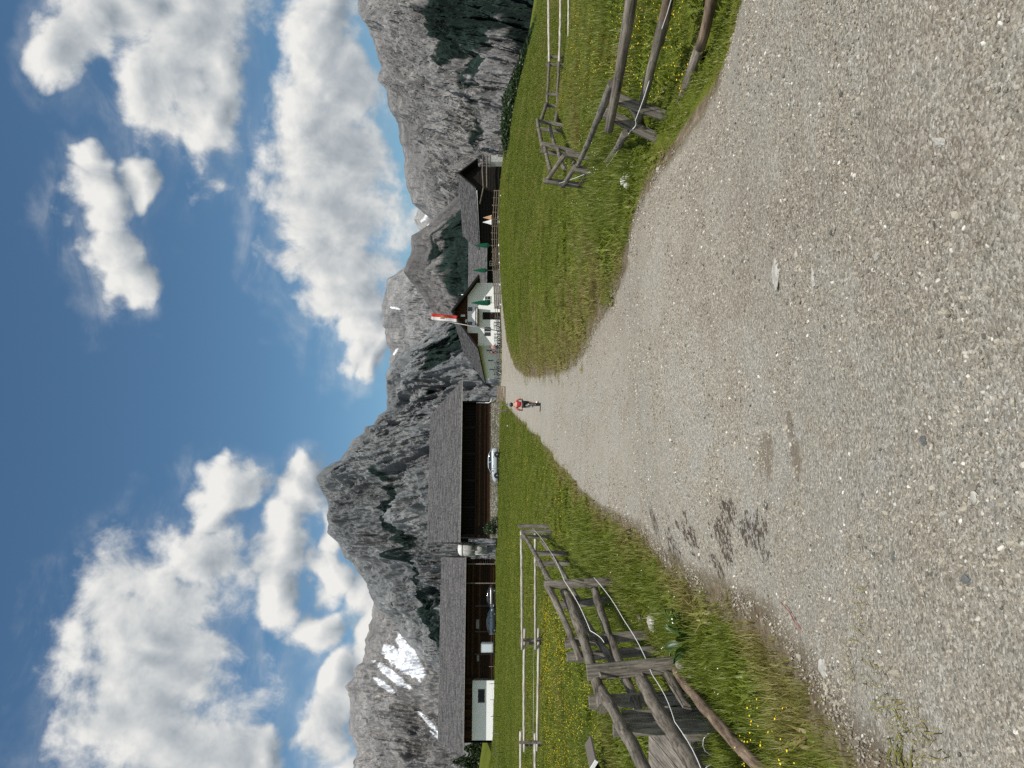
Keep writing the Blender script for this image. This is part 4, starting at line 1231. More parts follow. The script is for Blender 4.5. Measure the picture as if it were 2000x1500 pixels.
def person(t, J, top_m, leg_m, hair_m, sleeve_m=None, helmet=None, shoe_m=BLACK, bare_legs=True):
    """J: joints dict pelvis, chest, neck, head, (sh, el, ha)_l/_r, (hip, kn, an, to)_l/_r - local, x forward"""
    V = [J['pelvis'], J['chest'], J['neck'], J['head']]; R = [(.14, .11), (.15, .11), .055, .10]; E = [(0, 1), (1, 2), (2, 3)]
    idx = {}
    for s in 'lr':
        for k, r, par in (('sh', .06, 1), ('el', .042, None), ('wr', .03, None), ('ha', .038, None)):
            V.append(J[k + '_' + s]); R.append(r); idx[k + s] = len(V) - 1
        E += [(1, idx['sh' + s]), (idx['sh' + s], idx['el' + s]), (idx['el' + s], idx['wr' + s]), (idx['wr' + s], idx['ha' + s])]
        for k, r in (('hip', .09), ('kn', .058), ('an', .04), ('to', .035)):
            V.append(J[k + '_' + s]); R.append(r); idx[k + s] = len(V) - 1
        E += [(0, idx['hip' + s]), (idx['hip' + s], idx['kn' + s]), (idx['kn' + s], idx['an' + s]), (idx['an' + s], idx['to' + s])]
        # four fingers and a thumb, curled
        ha = Vector(J['ha_' + s]); wr = Vector(J['wr_' + s]); d = (ha - wr).normalized(); side = Vector((0, 1, 0)) if abs(d.y) < .8 else Vector((1, 0, 0))
        for q, off in enumerate((-.03, -.01, .01, .03)):
            V.append(ha + d * .045 + side * off); R.append(.010); V.append(ha + d * .06 + side * off + Vector((-.01, 0, -.035))); R.append(.009)
            n = len(V); E += [(idx['ha' + s], n - 2), (n - 2, n - 1)]
        V.append(ha + side * .045 * (-1 if s == 'l' else 1) + d * .01); R.append(.011); E.append((idx['ha' + s], len(V) - 1))
    body = skin_mesh('body', V, E, R, SKIN, t)
    # clothes: slightly larger skins over the same joints
    jv = [J['pelvis'], J['chest'], Vector(J['chest']).lerp(Vector(J['neck']), .7)]; je = [(0, 1), (1, 2)]; jr = [(.155, .125), (.17, .125), .075]
    for s in 'lr':
        jv += [J['sh_' + s]]; jr += [.078]; je.append((1, len(jv) - 1))
    skin_mesh('jersey', jv, je, jr, top_m, t)
    for s in 'lr':
        skin_mesh('sleeve', [J['sh_' + s], J['el_' + s], Vector(J['el_' + s]).lerp(Vector(J['wr_' + s]), .7)], [(0, 1), (1, 2)], [.072, .055, .045], sleeve_m or top_m, t)
    pv = [J['pelvis']]; pe = []; pr = [(.15, .13)]
    for s in 'lr':
        hip = Vector(J['hip_' + s]); kn = Vector(J['kn_' + s]); an = Vector(J['an_' + s])
        pv += [hip, hip.lerp(kn, .85 if bare_legs else 1.0)]; pr += [.105, .078]; n = len(pv); pe += [(0, n - 2), (n - 2, n - 1)]
        if not bare_legs: pv.append(kn.lerp(an, .92)); pr.append(.06); pe.append((n - 1, n))
        b = B(); an_, to = an, Vector(J['to_' + s]); b.tube([an_ + (an_ - to).normalized() * .06, an_.lerp(to, .5), to + (to - an_).normalized() * .05], [.045, .052, .035], 10); b.build('shoe', shoe_m, t)
    skin_mesh('shorts' if bare_legs else 'trousers', pv, pe, pr, leg_m, t)
    h = Vector(J['head'])
    hb = B(); hb.blob(h + Vector((-.02, 0, .025)), (.115, .09, .12), 3, 2, .04, facet=False); hb.build('hair', hair_m, t)
    fb = B(); fb.blob(h + Vector((.10, 0, -.02)), (.022, .014, .02), 1, 1, .05, facet=False)
    for s in (-1, 1): fb.blob(h + Vector((.0, s * .092, -.01)), (.025, .012, .035), 1, 1, .05, facet=False)
    fb.build('face_features', SKIN, t)
    eb = B()
    for s in (-1, 1): eb.blob(h + Vector((.092, s * .035, .015)), .011, 1, 1, 0, facet=False)
    eb.box(h + Vector((.092, 0, -.055)), (.012, .045, .008)); eb.build('eyes_and_mouth', BLACK, t)
    if helmet:
        b = B(); b.lathe(h + Vector((-.02, 0, .03)), [(.125, -.01), (.13, .03), (.12, .075), (.085, .115), (.02, .13)], 16); b.build('helmet', helmet, t)
    return body


def cyclist():
    x, y = (710 - 750) / F * 42.8, 42.8
    z = gz(x, y) + .012
    hd = math.radians(96)          # rides away from the camera
    b = thing('bicycle', (x, y, z), 'white mountain bike ridden by the cyclist in red on the gravel road', 'bicycle', rz=hd)
    bicycle_parts(b, paint('white_frame', (.7, .7, .68), .35, .05))
    t = thing('person', (x, y, z), 'cyclist in a red jersey and dark helmet riding away up the gravel road', 'person', rz=hd)
    J = dict(pelvis=(-.24, 0, 1.06), chest=(-.02, 0, 1.38), neck=(.09, 0, 1.52), head=(.15, 0, 1.63))
    for s, k in (('l', 1), ('r', -1)):
        J['sh_' + s] = (.03, k * .20, 1.44); J['el_' + s] = (.08, k * .31, 1.22); J['wr_' + s] = (.23, k * .31, 1.11); J['ha_' + s] = (.28, k * .30, 1.085)
        J['hip_' + s] = (-.22, k * .10, 1.0)
    J['kn_l'] = (.16, .13, .88); J['an_l'] = (-.10, .13, .56); J['to_l'] = (.02, .14, .50)
    J['kn_r'] = (.10, -.13, .62); J['an_r'] = (-.06, -.13, .24); J['to_r'] = (.08, -.14, .18)
    person(t, J, paint('red_jersey', (.28, .012, .018), .8, .2), paint('black_lycra', (.014, .018, .018), .7, .2), BLACK, paint('pale_red_sleeve', (.62, .16, .13), .8, .15), DARKMETAL, WHITEPAINT)


cyclist()

bike0 = thing('bicycle', (0, 0, 0), 'parked bicycle', 'bicycle', 'bicycles parked in front of the farmhouse')
bicycle_parts(bike0, DARKMETAL)
BIKES = [(873, 105.0, 20), (869, 105.2, 35), (864, 105.1, 10), (860, 105.4, 40), (846, 103.0, 25), (842, 103.1, 5), (837, 103.3, 40), (832, 103.2, 15), (826, 103.0, 60), (786, 101, 10), (779, 101.2, 30), (772, 101.1, 20), (764, 101.3, 0)]
for i, (u, d, a) in enumerate(BIKES):
    o = bike0 if i == 0 else copy_tree(bike0)
    x = (u - 750) / F * d
    o.location = (x, d, gz(x, d) + .0); o.rotation_euler = (math.radians(8), 0, math.radians(a + (180 if i % 3 == 1 else 0)))
    grp = 0 if u > 855 else 1 if u > 820 else 2
    rank = sorted(b[0] for b in BIKES if (0 if b[0] > 855 else 1 if b[0] > 820 else 2) == grp).index(u)
    o['label'] = '%s dark bicycle from the left %s' % (('first', 'second', 'third', 'fourth', 'fifth')[rank], ('in the cluster parked below the farmhouse door', 'in the cluster parked left of the flagpole', 'along the farmhouse side wall')[grp])
    o['group'] = ('bicycles below the farmhouse door' if u > 855 else 'bicycles left of the flagpole' if u > 820 else 'bicycles along the farmhouse side wall')


def stander(u, d, rz, top, leg, label, bare=False, sit=False):
    x = (u - 750) / F * d; z = gz(x, d)
    t = thing('person', (x, d, z), label, 'person', rz=rz)
    dz = -.36 if sit else 0
    J = dict(pelvis=(0, 0, .93 + dz), chest=(.02, 0, 1.27 + dz), neck=(.02, 0, 1.45 + dz), head=(.04, 0, 1.58 + dz))
    for s, k in (('l', 1), ('r', -1)):
        J['sh_' + s] = (.02, k * .19, 1.38 + dz); J['el_' + s] = (.0, k * .25, 1.1 + dz); J['wr_' + s] = (.12, k * .24, .88 + dz); J['ha_' + s] = (.16, k * .24, .80 + dz)
        if sit:
            J['hip_' + s] = (.02, k * .1, .5); J['kn_' + s] = (.42, k * .12, .48); J['an_' + s] = (.45, k * .12, .08); J['to_' + s] = (.58, k * .13, .04)
        else:
            J['hip_' + s] = (0, k * .1, .86); J['kn_' + s] = (.02 + k * .05, k * .11, .48); J['an_' + s] = (-.01 + k * .05, k * .12, .08); J['to_' + s] = (.13 + k * .05, k * .13, .04)
    person(t, J, top, leg, paint('brown_hair', (.05, .03, .02), .7), bare_legs=bare)


stander(822, 104.2, math.radians(-60), paint('pink_shirt', (.60, .30, .28), .8, .1), paint('navy_trousers', (.02, .025, .05), .8), 'person in a pink shirt standing by the parked bicycles')
stander(812, 104.0, math.radians(200), paint('maroon_shirt', (.20, .03, .04), .8, .1), paint('grey_shorts', (.10, .10, .10), .8), 'person in a maroon shirt standing beside the brown bench', True)


# ------------------------------------------------------------------ terrace fences, benches, gate
def rail_fence(name, label, pts, step, h, rails, mat, post_w=.09, cat='fence'):
    a0 = pts[0]; t = thing(name, (a0[0], a0[1], gz(*a0)), label, cat)
    for (x0, y0), (x1, y1) in zip(pts[:-1], pts[1:]):
        ln = math.hypot(x1 - x0, y1 - y0); n = max(1, round(ln / step))
        for i in range(n + 1):
            if i == 0 and (x0, y0) != pts[0]: continue
            x, y = x0 + (x1 - x0) * i / n, y0 + (y1 - y0) * i / n; z = gz(x, y)
            B().bar((x, y, z - .2), (x + random.uniform(-.03, .03), y, z + h * random.uniform(.97, 1.06)), post_w, post_w, (0, 1, 0)).build('post', mat, t, True)
        for k in rails:
            B().bar((x0, y0 - post_w * .75, gz(x0, y0) + h * k), (x1, y1 - post_w * .75, gz(x1, y1) + h * k), .04, .10).build('rail', mat, t, True)
    return t


f0, f1, f2 = P(1128, 0, 93), P(1045, 0, 97), P(972, 0, 101)
rail_fence('terrace_fence', 'weathered post and rail fence along the terrace below the small barn', [(f0.x, f0.y), (f1.x, f1.y), (f2.x, f2.y)], 1.05, 1.02, (.35, .62, .9), FENCEBROWN)

a, b = P(971, 0, 101), P(898, 0, 103)
t = thing('board_fence', (a.x, a.y, gz(a.x, a.y)), 'grey horizontal board fence below the farmhouse terrace', 'fence')
for k in range(4):
    z = .12 + k * .24
    B().bar((a.x, a.y, gz(a.x, a.y) + z), (b.x, b.y, gz(b.x, b.y) + z), .04, .21).build('board', GREYWOOD, t, True)
for k in range(6):
    p = a.lerp(b, k / 5); B().bar((p.x, p.y + .06, gz(p.x, p.y) - .2), (p.x, p.y + .06, gz(p.x, p.y) + 1.0), .08, .08, (0, 1, 0)).build('post', GREYWOOD, t, True)

a, b = P(745, 0, 92), P(717, 0, 91)
t = thing('wooden_gate', (a.x, a.y, gz(a.x, a.y)), 'brown board gate standing open beside the end of the log barn', 'gate')
for k in range(4):
    z = .12 + k * .28
    B().bar((a.x, a.y, gz(a.x, a.y) + z), (b.x, b.y, gz(a.x, a.y) + z), .04, .2).build('board', FENCEBROWN, t, True)
for k in (0, .5, 1):
    p = a.lerp(b, k); B().bar((p.x, p.y + .06, gz(p.x, p.y) - .2), (p.x, p.y + .06, gz(a.x, a.y) + 1.2), .09, .09, (0, 1, 0)).build('post', FENCEBROWN, t, True)


def picnic(u, d, rz, label):
    x = (u - 750) / F * d
    t = thing('picnic_table', (x, d, gz(x, d)), label, 'table', rz=rz)
    for y in (-.3, -.1, .1, .3): B().box((0, y, .75), (2.0, .18, .05)).build('plank', FENCEBROWN, t)
    for s in (-1, 1):
        B().box((0, s * .72, .45), (2.0, .25, .05)).build('seat', FENCEBROWN, t)
        B().box((s * .75, 0, .41), (.08, 1.6, .06)).build('cross_bar', FENCEBROWN, t)
        for q in (-1, 1): B().bar((s * .75, q * .5, 0), (s * .75, q * .2, .73), .08, .06).build('leg', FENCEBROWN, t)


picnic(803, 103.5, .25, 'brown picnic table next to the person in maroon')
picnic(889, 108, .2, 'brown picnic table below the farmhouse door')
picnic(1000, 107, .1, 'brown picnic table on the terrace between the green parasols')


def concrete_trough():
    p = P(1186, 0, 101); z = gz(p.x, p.y)
    t = thing('stone_trough', (p.x, p.y, z), 'pale concrete wall block at the corner of the small dark barn', 'wall', rz=math.radians(33))
    B().box((0, 0, .7), (1.3, .8, 2.2)).build('block', CONCRETE, t); B().box((0, 0, 1.84), (1.5, .95, .08)).build('cap_slab', FASCIA, t)


concrete_trough()
a, b = P(1192, 0, 101), P(1216, 0, 99)
rail_fence('picket_fence', 'short grey picket fence beside the pale concrete block', [(a.x, a.y), (b.x, b.y)], .3, .9, (.4, .85), GREYWOOD, .06)


def whitestones():
    m = paint('whitewashed_stone', (.70, .69, .65), .9, .12, 6)
    for i, (u, d) in enumerate(((1118, 91), (1067, 94), (1021, 96.5), (1004, 97.5), (987, 98.5), (944, 100), (905, 101), (668, 85))):
        x = (u - 750) / F * d
        o = B().blob((0, 0, 0), (random.uniform(.10, .18), .12, random.uniform(.08, .15)), i, 1, .2).build('white_stone', m)
        o.location = (x, d, gz(x, d) + .08)
        tag(o, 'small whitewashed stone at the terrace fence foot, %s from the barn end' % ('first', 'second', 'third', 'fourth', 'fifth', 'sixth', 'seventh')[min(i, 6)] if u > 900 else 'small white stone in the grass by the log barn', 'stone', 'whitewashed stones along the terrace' if u > 900 else None)


whitestones()

# stakes and wire in front of the left barn
def stake_fence():
    us = [(300, 104), (262, 101), (226, 99), (198, 96), (165, 92), (132, 88), (100, 84), (66, 80), (30, 76), (-10, 72)]
    pts = [((u - 750) / F * d, d) for u, d in us]
    t = thing('wire_fence', (pts[0][0], pts[0][1], gz(*pts[0])), 'thin stake and wire fence crossing the meadow below the low barn', 'fence')
    tops = []
    for i, (x, y) in enumerate(pts):
        z = gz(x, y); B().tube([(x, y, z - .2), (x + random.uniform(-.12, .12), y, z + 1.15)], .03, 6).build('stake', GREYWOOD if i % 2 else DARKMETAL, t, True); tops.append((x, y, z + .85))
    B().tube(tops, .008, 4, False).build('wire', ZINC, t, True)
    us = [(640, 90), (616, 90), (585, 90.5), (552, 91), (518, 91.5), (486, 92), (455, 93), (432, 95)]
    pts = [((u - 750) / F * d, d) for u, d in us]
    t = thing('wire_fence', (pts[0][0], pts[0][1], gz(*pts[0])), 'thin stake and wire fence in front of the silver car and log barn', 'fence')
    tops = []
    for i, (x, y) in enumerate(pts):
        z = gz(x, y); B().tube([(x, y, z - .2), (x, y, z + 1.2)], .028, 6).build('stake', DARKMETAL if i % 2 else GREYWOOD, t, True); tops.append((x, y, z + .95))
    B().tube(tops, .008, 4, False).build('wire', ZINC, t, True)


stake_fence()
t = thing('leaning_poles', (-3.3, 86, gz(-3.3, 86)), 'bare grey poles leaning together at the end of the stone barn wall', 'poles')
for k, (u0, v0, u1, v1) in enumerate(((692, 992, 704, 962), (699, 985, 694, 957), (712, 982, 702, 960))):
    a, b = P(u0, v0, 86), P(u1, v1, 87.5); a.z = gz(a.x, a.y) - .1
    B().tube([a, b], .05, 8).build('pole', LOGWOOD, t, True)

# ------------------------------------------------------------------ pole fences beside the road
def plank_post(t, top, bot_u, d, w=.13, th=.05, mat=None):
    """upright plank: top point, bottom bearing u at depth d"""
    bx = (bot_u - 750) / F * d
    bot = Vector((bx, d, gz(bx, d) - .12))
    b = B(); b.bar(bot, top, w, th, (0, 1, 0), random.uniform(-.15, .15)); o = b.build('post', mat or GREYWOOD, t, True)
    bv = o.modifiers.new('worn', 'BEVEL'); bv.width = .008; bv.segments = 2
    return o


def rails(t, lst):
    for (u0, v0, d0, u1, v1, d1, r, m) in lst:
        b = B(); ln = (P(u0, v0, d0) - P(u1, v1, d1)).length
        b.log(P(u0, v0, d0), P(u1, v1, d1), r, r * .86, max(5, int(ln * 4)), 12, .010 * min(ln, 4)); b.build('rail', m, t, True)


def rope(t, pts, r=.0045, sag=.03):
    q = []
    for a, b in zip(pts[:-1], pts[1:]):
        for k in range(6):
            s = k / 6; p = P(*a).lerp(P(*b), s); p.z -= sag * math.sin(math.pi * s); q.append(p)
    q.append(P(*pts[-1]))
    B().tube(q, r, 6).build('electric_rope', WHITEPAINT, t, True)


def pegs(t, lst):
    for (u, v, d, ln) in lst:
        p = P(u, v, d); B().tube([p - Vector((0, ln, .01)), p + Vector((.02, ln, 0))], .016, 8).build('peg', GREYWOOD, t, True)


x0 = (187 - 750) / F * 8.9
lf = thing('pole_fence', (x0, 8.9, gz(x0, 8.9)), 'grey plank and pole fence bending along the left edge of the gravel road', 'fence')
for (ut, vt, ub, d, w) in ((186, 1146, 206, 8.9, .19), (128, 1150, 140, 8.6, .15), (74, 1197, 84, 7.6, .13), (100, 1215, 112, 7.9, .12), (357, 1064, 366, 11.8, .13), (316, 1089, 333, 11.9, .12), (243, 1103, 264, 10.2, .13), (216, 1107, 232, 9.9, .12),
                           (473, 1012, 472, 25, .12), (451, 1016, 452, 24.5, .12), (419, 1047, 420, 18.5, .12), (399, 1047, 400, 18.3, .12), (-40, 1235, -34, 5.9, .15), (462, 1018, 463, 24.0, .12)):
    plank_post(lf, P(ut, vt, d), ub, d, w)
rails(lf, [(458, 1021, 24.7, 364, 1074, 11.9, .055, LOGWOOD), (360, 1067, 12.0, 210, 1134, 9.7, .05, LOGWOOD), (346, 1102, 11.9, 114, 1178, 8.3, .070, LOGWOOD), (160, 1170, 8.85, -70, 1294, 5.75, .066, LOGWOOD),
           (443, 1058, 24.2, 330, 1128, 12.1, .05, LOGWOOD), (352, 1160, 12, 110, 1249, 8.3, .060, LOGWOOD), (177, 1250, 9.0, -70, 1404, 5.7, .080, LOGWOOD),
           (187, 1302, 8.95, 116, 1342, 7.8, .055, LOGWOOD), (192, 1320, 8.9, -15, 1500, 5.5, .055, BARKWOOD), (349, 1219, 12.0, 288, 1254, 10.4, .045, LOGWOOD), (340, 1108, 12.1, 210, 1194, 9.6, .055, LOGWOOD)])
pegs(lf, [(372, 1105, 11.75, .13), (300, 1114, 11.9, .12), (186, 1170, 8.9, .14), (184, 1252, 8.9, .14), (252, 1140, 10.1, .12)])
rope(lf, [(468, 1040, 24.6), (430, 1070, 18.3), (366, 1102, 11.7), (268, 1153, 10.1), (245, 1180, 9.9)])
rope(lf, [(372, 1160, 11.7), (290, 1218, 10.2), (182, 1274, 8.75), (90, 1318, 7.3), (-30, 1380, 5.9)])

x0 = (248 - 750) / F * 29
cf = thing('pole_fence', (x0, 29, gz(x0, 29)), 'pale two rail pole fence running straight across the left meadow', 'fence')
for (u, vt, d) in ((250, 1014, 28.8), (244, 1015, 29.2), (50, 1014, 28.8), (45, 1015, 29.2), (-150, 1014, 29)):
    plank_post(cf, P(u, vt, d), u, d, .11, .05, LOGWOOD)
rails(cf, [(462, 1019, 25.0, 232, 1020, 29, .055, PALEWOOD), (460, 1046, 25.0, 232, 1046, 29, .055, PALEWOOD), (272, 1025, 29, 32, 1024, 29, .055, PALEWOOD), (273, 1052, 29, 34, 1049, 29, .055, PALEWOOD), (72, 1017, 29.05, -170, 1018, 29, .055, PALEWOOD), (68, 1045, 29.05, -170, 1046, 29, .055, PALEWOOD)])
B().tube([P(250, 1043, 28.7), P(50, 1041, 28.7), P(-150, 1043, 28.7)], .006, 5).build('wire', ZINC, cf, True)

x0 = (1250 - 750) / F * 8.6
rf = thing('pole_fence', (x0, 8.6, gz(x0, 8.6)), 'leaning grey pole fence at the right edge of the road, curving off across the meadow', 'fence')
for (ut, vt, ub, d, w) in ((1280, 1181, 1222, 8.5, .11), (1308, 1202, 1266, 8.3, .11), (1173, 1118, 1157, 14.2, .13), (1201, 1105, 1188, 14.8, .12), (1148, 1061, 1134, 16.0, .12), (1219, 1058, 1200, 20, .12), (1205, 1056, 1192, 20.6, .12),
                           (1264, 1048, 1253, 27, .14), (1249, 1050, 1242, 27.6, .13), (1294, 1063, 1292, 39, .16), (1316, 1065, 1315, 41, .16), (1374, 1066, 1373, 45, .17), (1389, 1068, 1388, 46, .17), (1620, 1231, 1600, 6.4, .13)):
    plank_post(rf, P(ut, vt, d), ub, d, w)
rails(rf, [(1620, 1251, 6.9, 1244, 1189, 8.5, .060, LOGWOOD), (1337, 1195, 8.25, 1176, 1128, 13.8, .046, LOGWOOD), (1640, 1345, 6.6, 1262, 1246, 8.5, .050, LOGWOOD), (1560, 1317, 6.7, 1415, 1288, 7.75, .058, BARKWOOD),
           (1300, 1232, 8.4, 1246, 1258, 8.7, .05, LOGWOOD), (1242, 1224, 8.7, 1174, 1173, 13.6, .046, LOGWOOD), (1560, 1405, 6.3, 1405, 1368, 7.15, .052, BARKWOOD), (1410, 1367, 7.25, 1235, 1309, 8.5, .056, LOGWOOD),
           (1198, 1103, 14.6, 1146, 1067, 16.2, .05, LOGWOOD), (1180, 1130, 14.1, 1136, 1100, 16.1, .055, LOGWOOD), (1178, 1160, 14.0, 1138, 1132, 16.0, .04, BARKWOOD), (1213, 1064, 20.2, 1166, 1075, 16.0, .05, LOGWOOD), (1210, 1090, 20.2, 1168, 1104, 15.5, .05, LOGWOOD),
           (1267, 1049, 27.2, 1211, 1060, 20.2, .06, LOGWOOD), (1252, 1074, 27.4, 1214, 1084, 20.4, .06, LOGWOOD), (1297, 1067, 39.5, 1262, 1056, 27.2, .08, LOGWOOD), (1293, 1092, 39.5, 1258, 1085, 27.2, .08, LOGWOOD), (1318, 1069, 41.5, 1288, 1069, 38.6, .085, LOGWOOD), (1318, 1089, 41.5, 1290, 1090, 38.6, .085, LOGWOOD),
           (1392, 1073, 46.2, 1312, 1069, 41.2, .085, LOGWOOD), (1392, 1092, 46.2, 1312, 1088, 41.2, .085, LOGWOOD), (1620, 1072, 47, 1370, 1073, 45.2, .085, PALEWOOD), (1620, 1096, 47, 1370, 1092, 45.2, .085, PALEWOOD), (1620, 1113, 41, 1428, 1110, 40, .06, PALEWOOD)])
pegs(rf, [(1262, 1196, 8.45, .12), (1180, 1118, 14.2, .15), (1246, 1250, 8.55, .1)])
rope(rf, [(1600, 1330, 6.4), (1420, 1284, 7.6), (1265, 1241, 8.35), (1244, 1231, 8.5), (1150, 1164, 13.9), (1164, 1152, 14.0), (1142, 1092, 15.9)])


# ------------------------------------------------------------------ wooden cover behind the left fence, little hut
def plank_cover():
    a = P(92, 1265, 8.6); z = gz(a.x - .6, 8.4)
    t = thing('plank_cover', (a.x, 8.4, z), 'grey plank lid over a dark opening behind the near left fence', 'wooden cover')
    for k in range(12):
        p0 = P(96, 1266, 9.3) + Vector((0, -.0, 0)); u = k / 9
        xx = -3.86 - k * .20
        q0 = Vector((xx, 9.45, -.07)); q1 = Vector((xx - .02, 8.30 + random.uniform(-.03, .03), -.33))
        B().bar(q0, q1, .19, .035, (0, 0, 1)).build('plank', GREYWOOD, t, True)
    B().box((-4.9, 8.75, -.48), (2.2, .9, .25)).build('trough', BLACK, t, True)
    for x in (-3.85, -4.9, -6.0): B().box((x, 8.28, -.50), (.08, .06, .5)).build('post', GREYWOOD, t, True)
    c = B()
    for k in range(5):
        c.tube([(-3.9 - k * .35 + .12 * math.cos(a_) , 8.22, -.52 + .1 * math.sin(a_)) for a_ in np.linspace(0, 6.28, 12)], .008, 5, False)
    c.build('coiled_wire', ZINC, t, True)


plank_cover()


def little_hut():
    t = thing('small_hut', (-7.5, 13.4, gz(-7.5, 13.4)), 'tiny brown hut with a white edged roof at the left margin of the picture', 'hut')
    z = .0
    a = P(-22, 1190, 13.4); top = P(-4, 1152, 13.0)
    for s, ex in ((-1, .9), (1, .16)):
        r = B(); r.prism([(top.x, 13.02, top.z), (top.x + s * ex, 13.02, top.z - ex * .62), (top.x + s * ex, 13.02, top.z - ex * .62 - .03), (top.x, 13.02, top.z - .035)], (0, .9, 0)); r.build('roof', GREYWOOD, t, True)
        B().bar((top.x, 13.0, top.z - .02), (top.x + s * ex, 13.0, top.z - ex * .62 - .02), .03, .06).build('bargeboard', WHITEPAINT, t, True)
    B().box((top.x - .36, 13.5, top.z - .75), (.9, .8, .75)).build('wall', BROWNWOOD, t, True)
    for k in range(8): B().box((top.x - .75 + k * .118, 13.08, top.z - .72), (.108, .03, .66)).build('board', BROWNWOOD, t, True)


little_hut()


# ------------------------------------------------------------------ stones
ROCKPALE = paint('pale_limestone', (.40, .385, .345), .9, .3, 14, .2, 0, .5)
ROCKGREY = paint('grey_stone', (.13, .135, .13), .85, .3, 12, .2, 0, .4)


def stone(x, y, r, label, mat=ROCKPALE, seed=1, sink=.35, rz=0.0, rough=.22):
    o = B().blob((0, 0, 0), r, seed, 3, rough).build('stone', mat)
    o.location = (x, y, gz(x, y) + .012 + r[2] * (1 - sink) - r[2] * .4); o.rotation_euler = (0, 0, rz)
    return tag(o, label, 'stone')


def on_road(u, v): d = EYE * F / (v - 1000.0); return (u - 750) / F * d, d


for i, (u, v, rx, ry, rz_, m, lab) in enumerate((
        (970, 1546, .10, .06, .012, ROCKPALE, 'long flat white stone set in the gravel, largest on the road'), (957, 1632, .055, .02, .012, ROCKPALE, 'thin pale sliver of stone just nearer than the long flat white stone'),
        (528, 1977, .022, .018, .014, ROCKPALE, 'round pale stone at the bottom of the road, left of centre'), (1222, 1940, .032, .018, .014, ROCKPALE, 'oval white stone low on the right of the road'),
        (368, 1962, .022, .018, .013, ROCKGREY, 'square dark grey stone low on the left of the road'), (495, 1912, .016, .013, .011, ROCKPALE, 'small yellowish pebble left of the road centre'),
        (197, 1610, .07, .045, .015, ROCKPALE, 'broad cream stone slab at the weedy left margin'), (1000, 1786, .018, .011, .009, ROCKPALE, 'white pebble alone right of the road centre'),
        (412, 1800, .03, .012, .01, ROCKGREY, 'narrow greenish grey stone on the left half of the road'), (1090, 1750, .012, .02, .008, ROCKPALE, 'small upright white pebble in the right wheel track'),
        (1300, 1620, .02, .015, .012, ROCKPALE, 'light stone near the right fence on the road'), (640, 1860, .02, .016, .012, ROCKGREY, 'blue grey stone in the middle of the road'))):
    x, y = on_road(u, v)
    stone(x, y, (rx, ry, rz_), lab, m, i + 3, .62, i * .35, .42)
for i, (u, d, r, lab) in enumerate(((285, 9.9, (.12, .1, .1), 'pale boulder in the weeds between the two left fence posts'), (197, 8.75, (.12, .09, .11), 'pale boulder at the foot of the nearest left fence post'),
                                    (172, 8.4, (.09, .07, .08), 'smaller grey rock beside the nearest left fence post'), (305, 11.5, (.1, .08, .07), 'grey rock under the rail behind the left weeds'))):
    x = (u - 750) / F * d; stone(x, d, r, lab, ROCKPALE, i + 30, .3, i)
for i, (du, dv, r) in enumerate(((0, 0, .07), (-9, 6, .05), (7, 9, .05))):
    x, y = on_road(1146 + du, 1240 + dv); stone(x, y, (r, r * .8, r * .9), ('largest white limestone chunk in the grass below the right fence corner', 'white limestone chunk left of the largest in the right grass', 'white limestone chunk nearest the road in the right grass')[i], paint('white_limestone', (.60, .58, .53), .9, .25, 14, .2, 0, .5), 50 + i, .1, i)

tw = B(); x, y = on_road(300, 1535)
tw.tube([(x + .02, y + .18, gz(x, y) + .03), (x, y + .05, gz(x, y) + .025), (x - .03, y - .04, gz(x, y) + .03), (x - .05, y - .16, gz(x, y) + .025)], .0035, 6)
tag(tw.build('red_twine', paint('red_twine', (.30, .09, .075), .8)), 'short red strip of twine on the stony left margin', 'twine')


# ------------------------------------------------------------------ grass, flowers, gravel
def mat_blade(name, dark, light, dry):
    n = NB(name)
    tint = n.attr('tint', 'Fac', 'INSTANCER'); rnd = n.node('ShaderNodeObjectInfo').outputs['Random']
    k = n.math('ADD', n.math('MULTIPLY', tint, 0.75), n.math('MULTIPLY', rnd, 0.35))
    col = n.ramp(k, [(0.0, dark), (0.55, light), (0.95, dry)])
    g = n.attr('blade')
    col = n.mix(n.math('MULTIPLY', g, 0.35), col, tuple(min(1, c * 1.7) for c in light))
    d = n.node('ShaderNodeBsdfDiffuse'); n.put(d.inputs[0], col)
    tr = n.node('ShaderNodeBsdfTranslucent'); n.put(tr.inputs[0], col)
    gl = n.node('ShaderNodeBsdfGlossy'); gl.inputs['Roughness'].default_value = .45; gl.inputs[0].default_value = (.9, .9, .85, 1)
    m1 = n.node('ShaderNodeMixShader'); m1.inputs[0].default_value = .28; n.L.new(d.outputs[0], m1.inputs[1]); n.L.new(tr.outputs[0], m1.inputs[2])
    m2 = n.node('ShaderNodeMixShader'); m2.inputs[0].default_value = .025; n.L.new(m1.outputs[0], m2.inputs[1]); n.L.new(gl.outputs[0], m2.inputs[2])
    o = n.node('ShaderNodeOutputMaterial'); n.L.new(m2.outputs[0], o.inputs[0])
    return n.m


BLADE = mat_blade('grass_blade', (0.035, 0.067, 0.009), (0.138, 0.170, 0.018), (0.235, 0.18, 0.075))
YELLOW = paint('buttercup_yellow', (0.80, 0.58, 0.015), .6, .1)
WHITEF = paint('daisy_white', (0.75, 0.74, 0.66), .7, .05)
RUST = paint('sorrel_rust', (0.20, 0.055, 0.022), .8, .3)


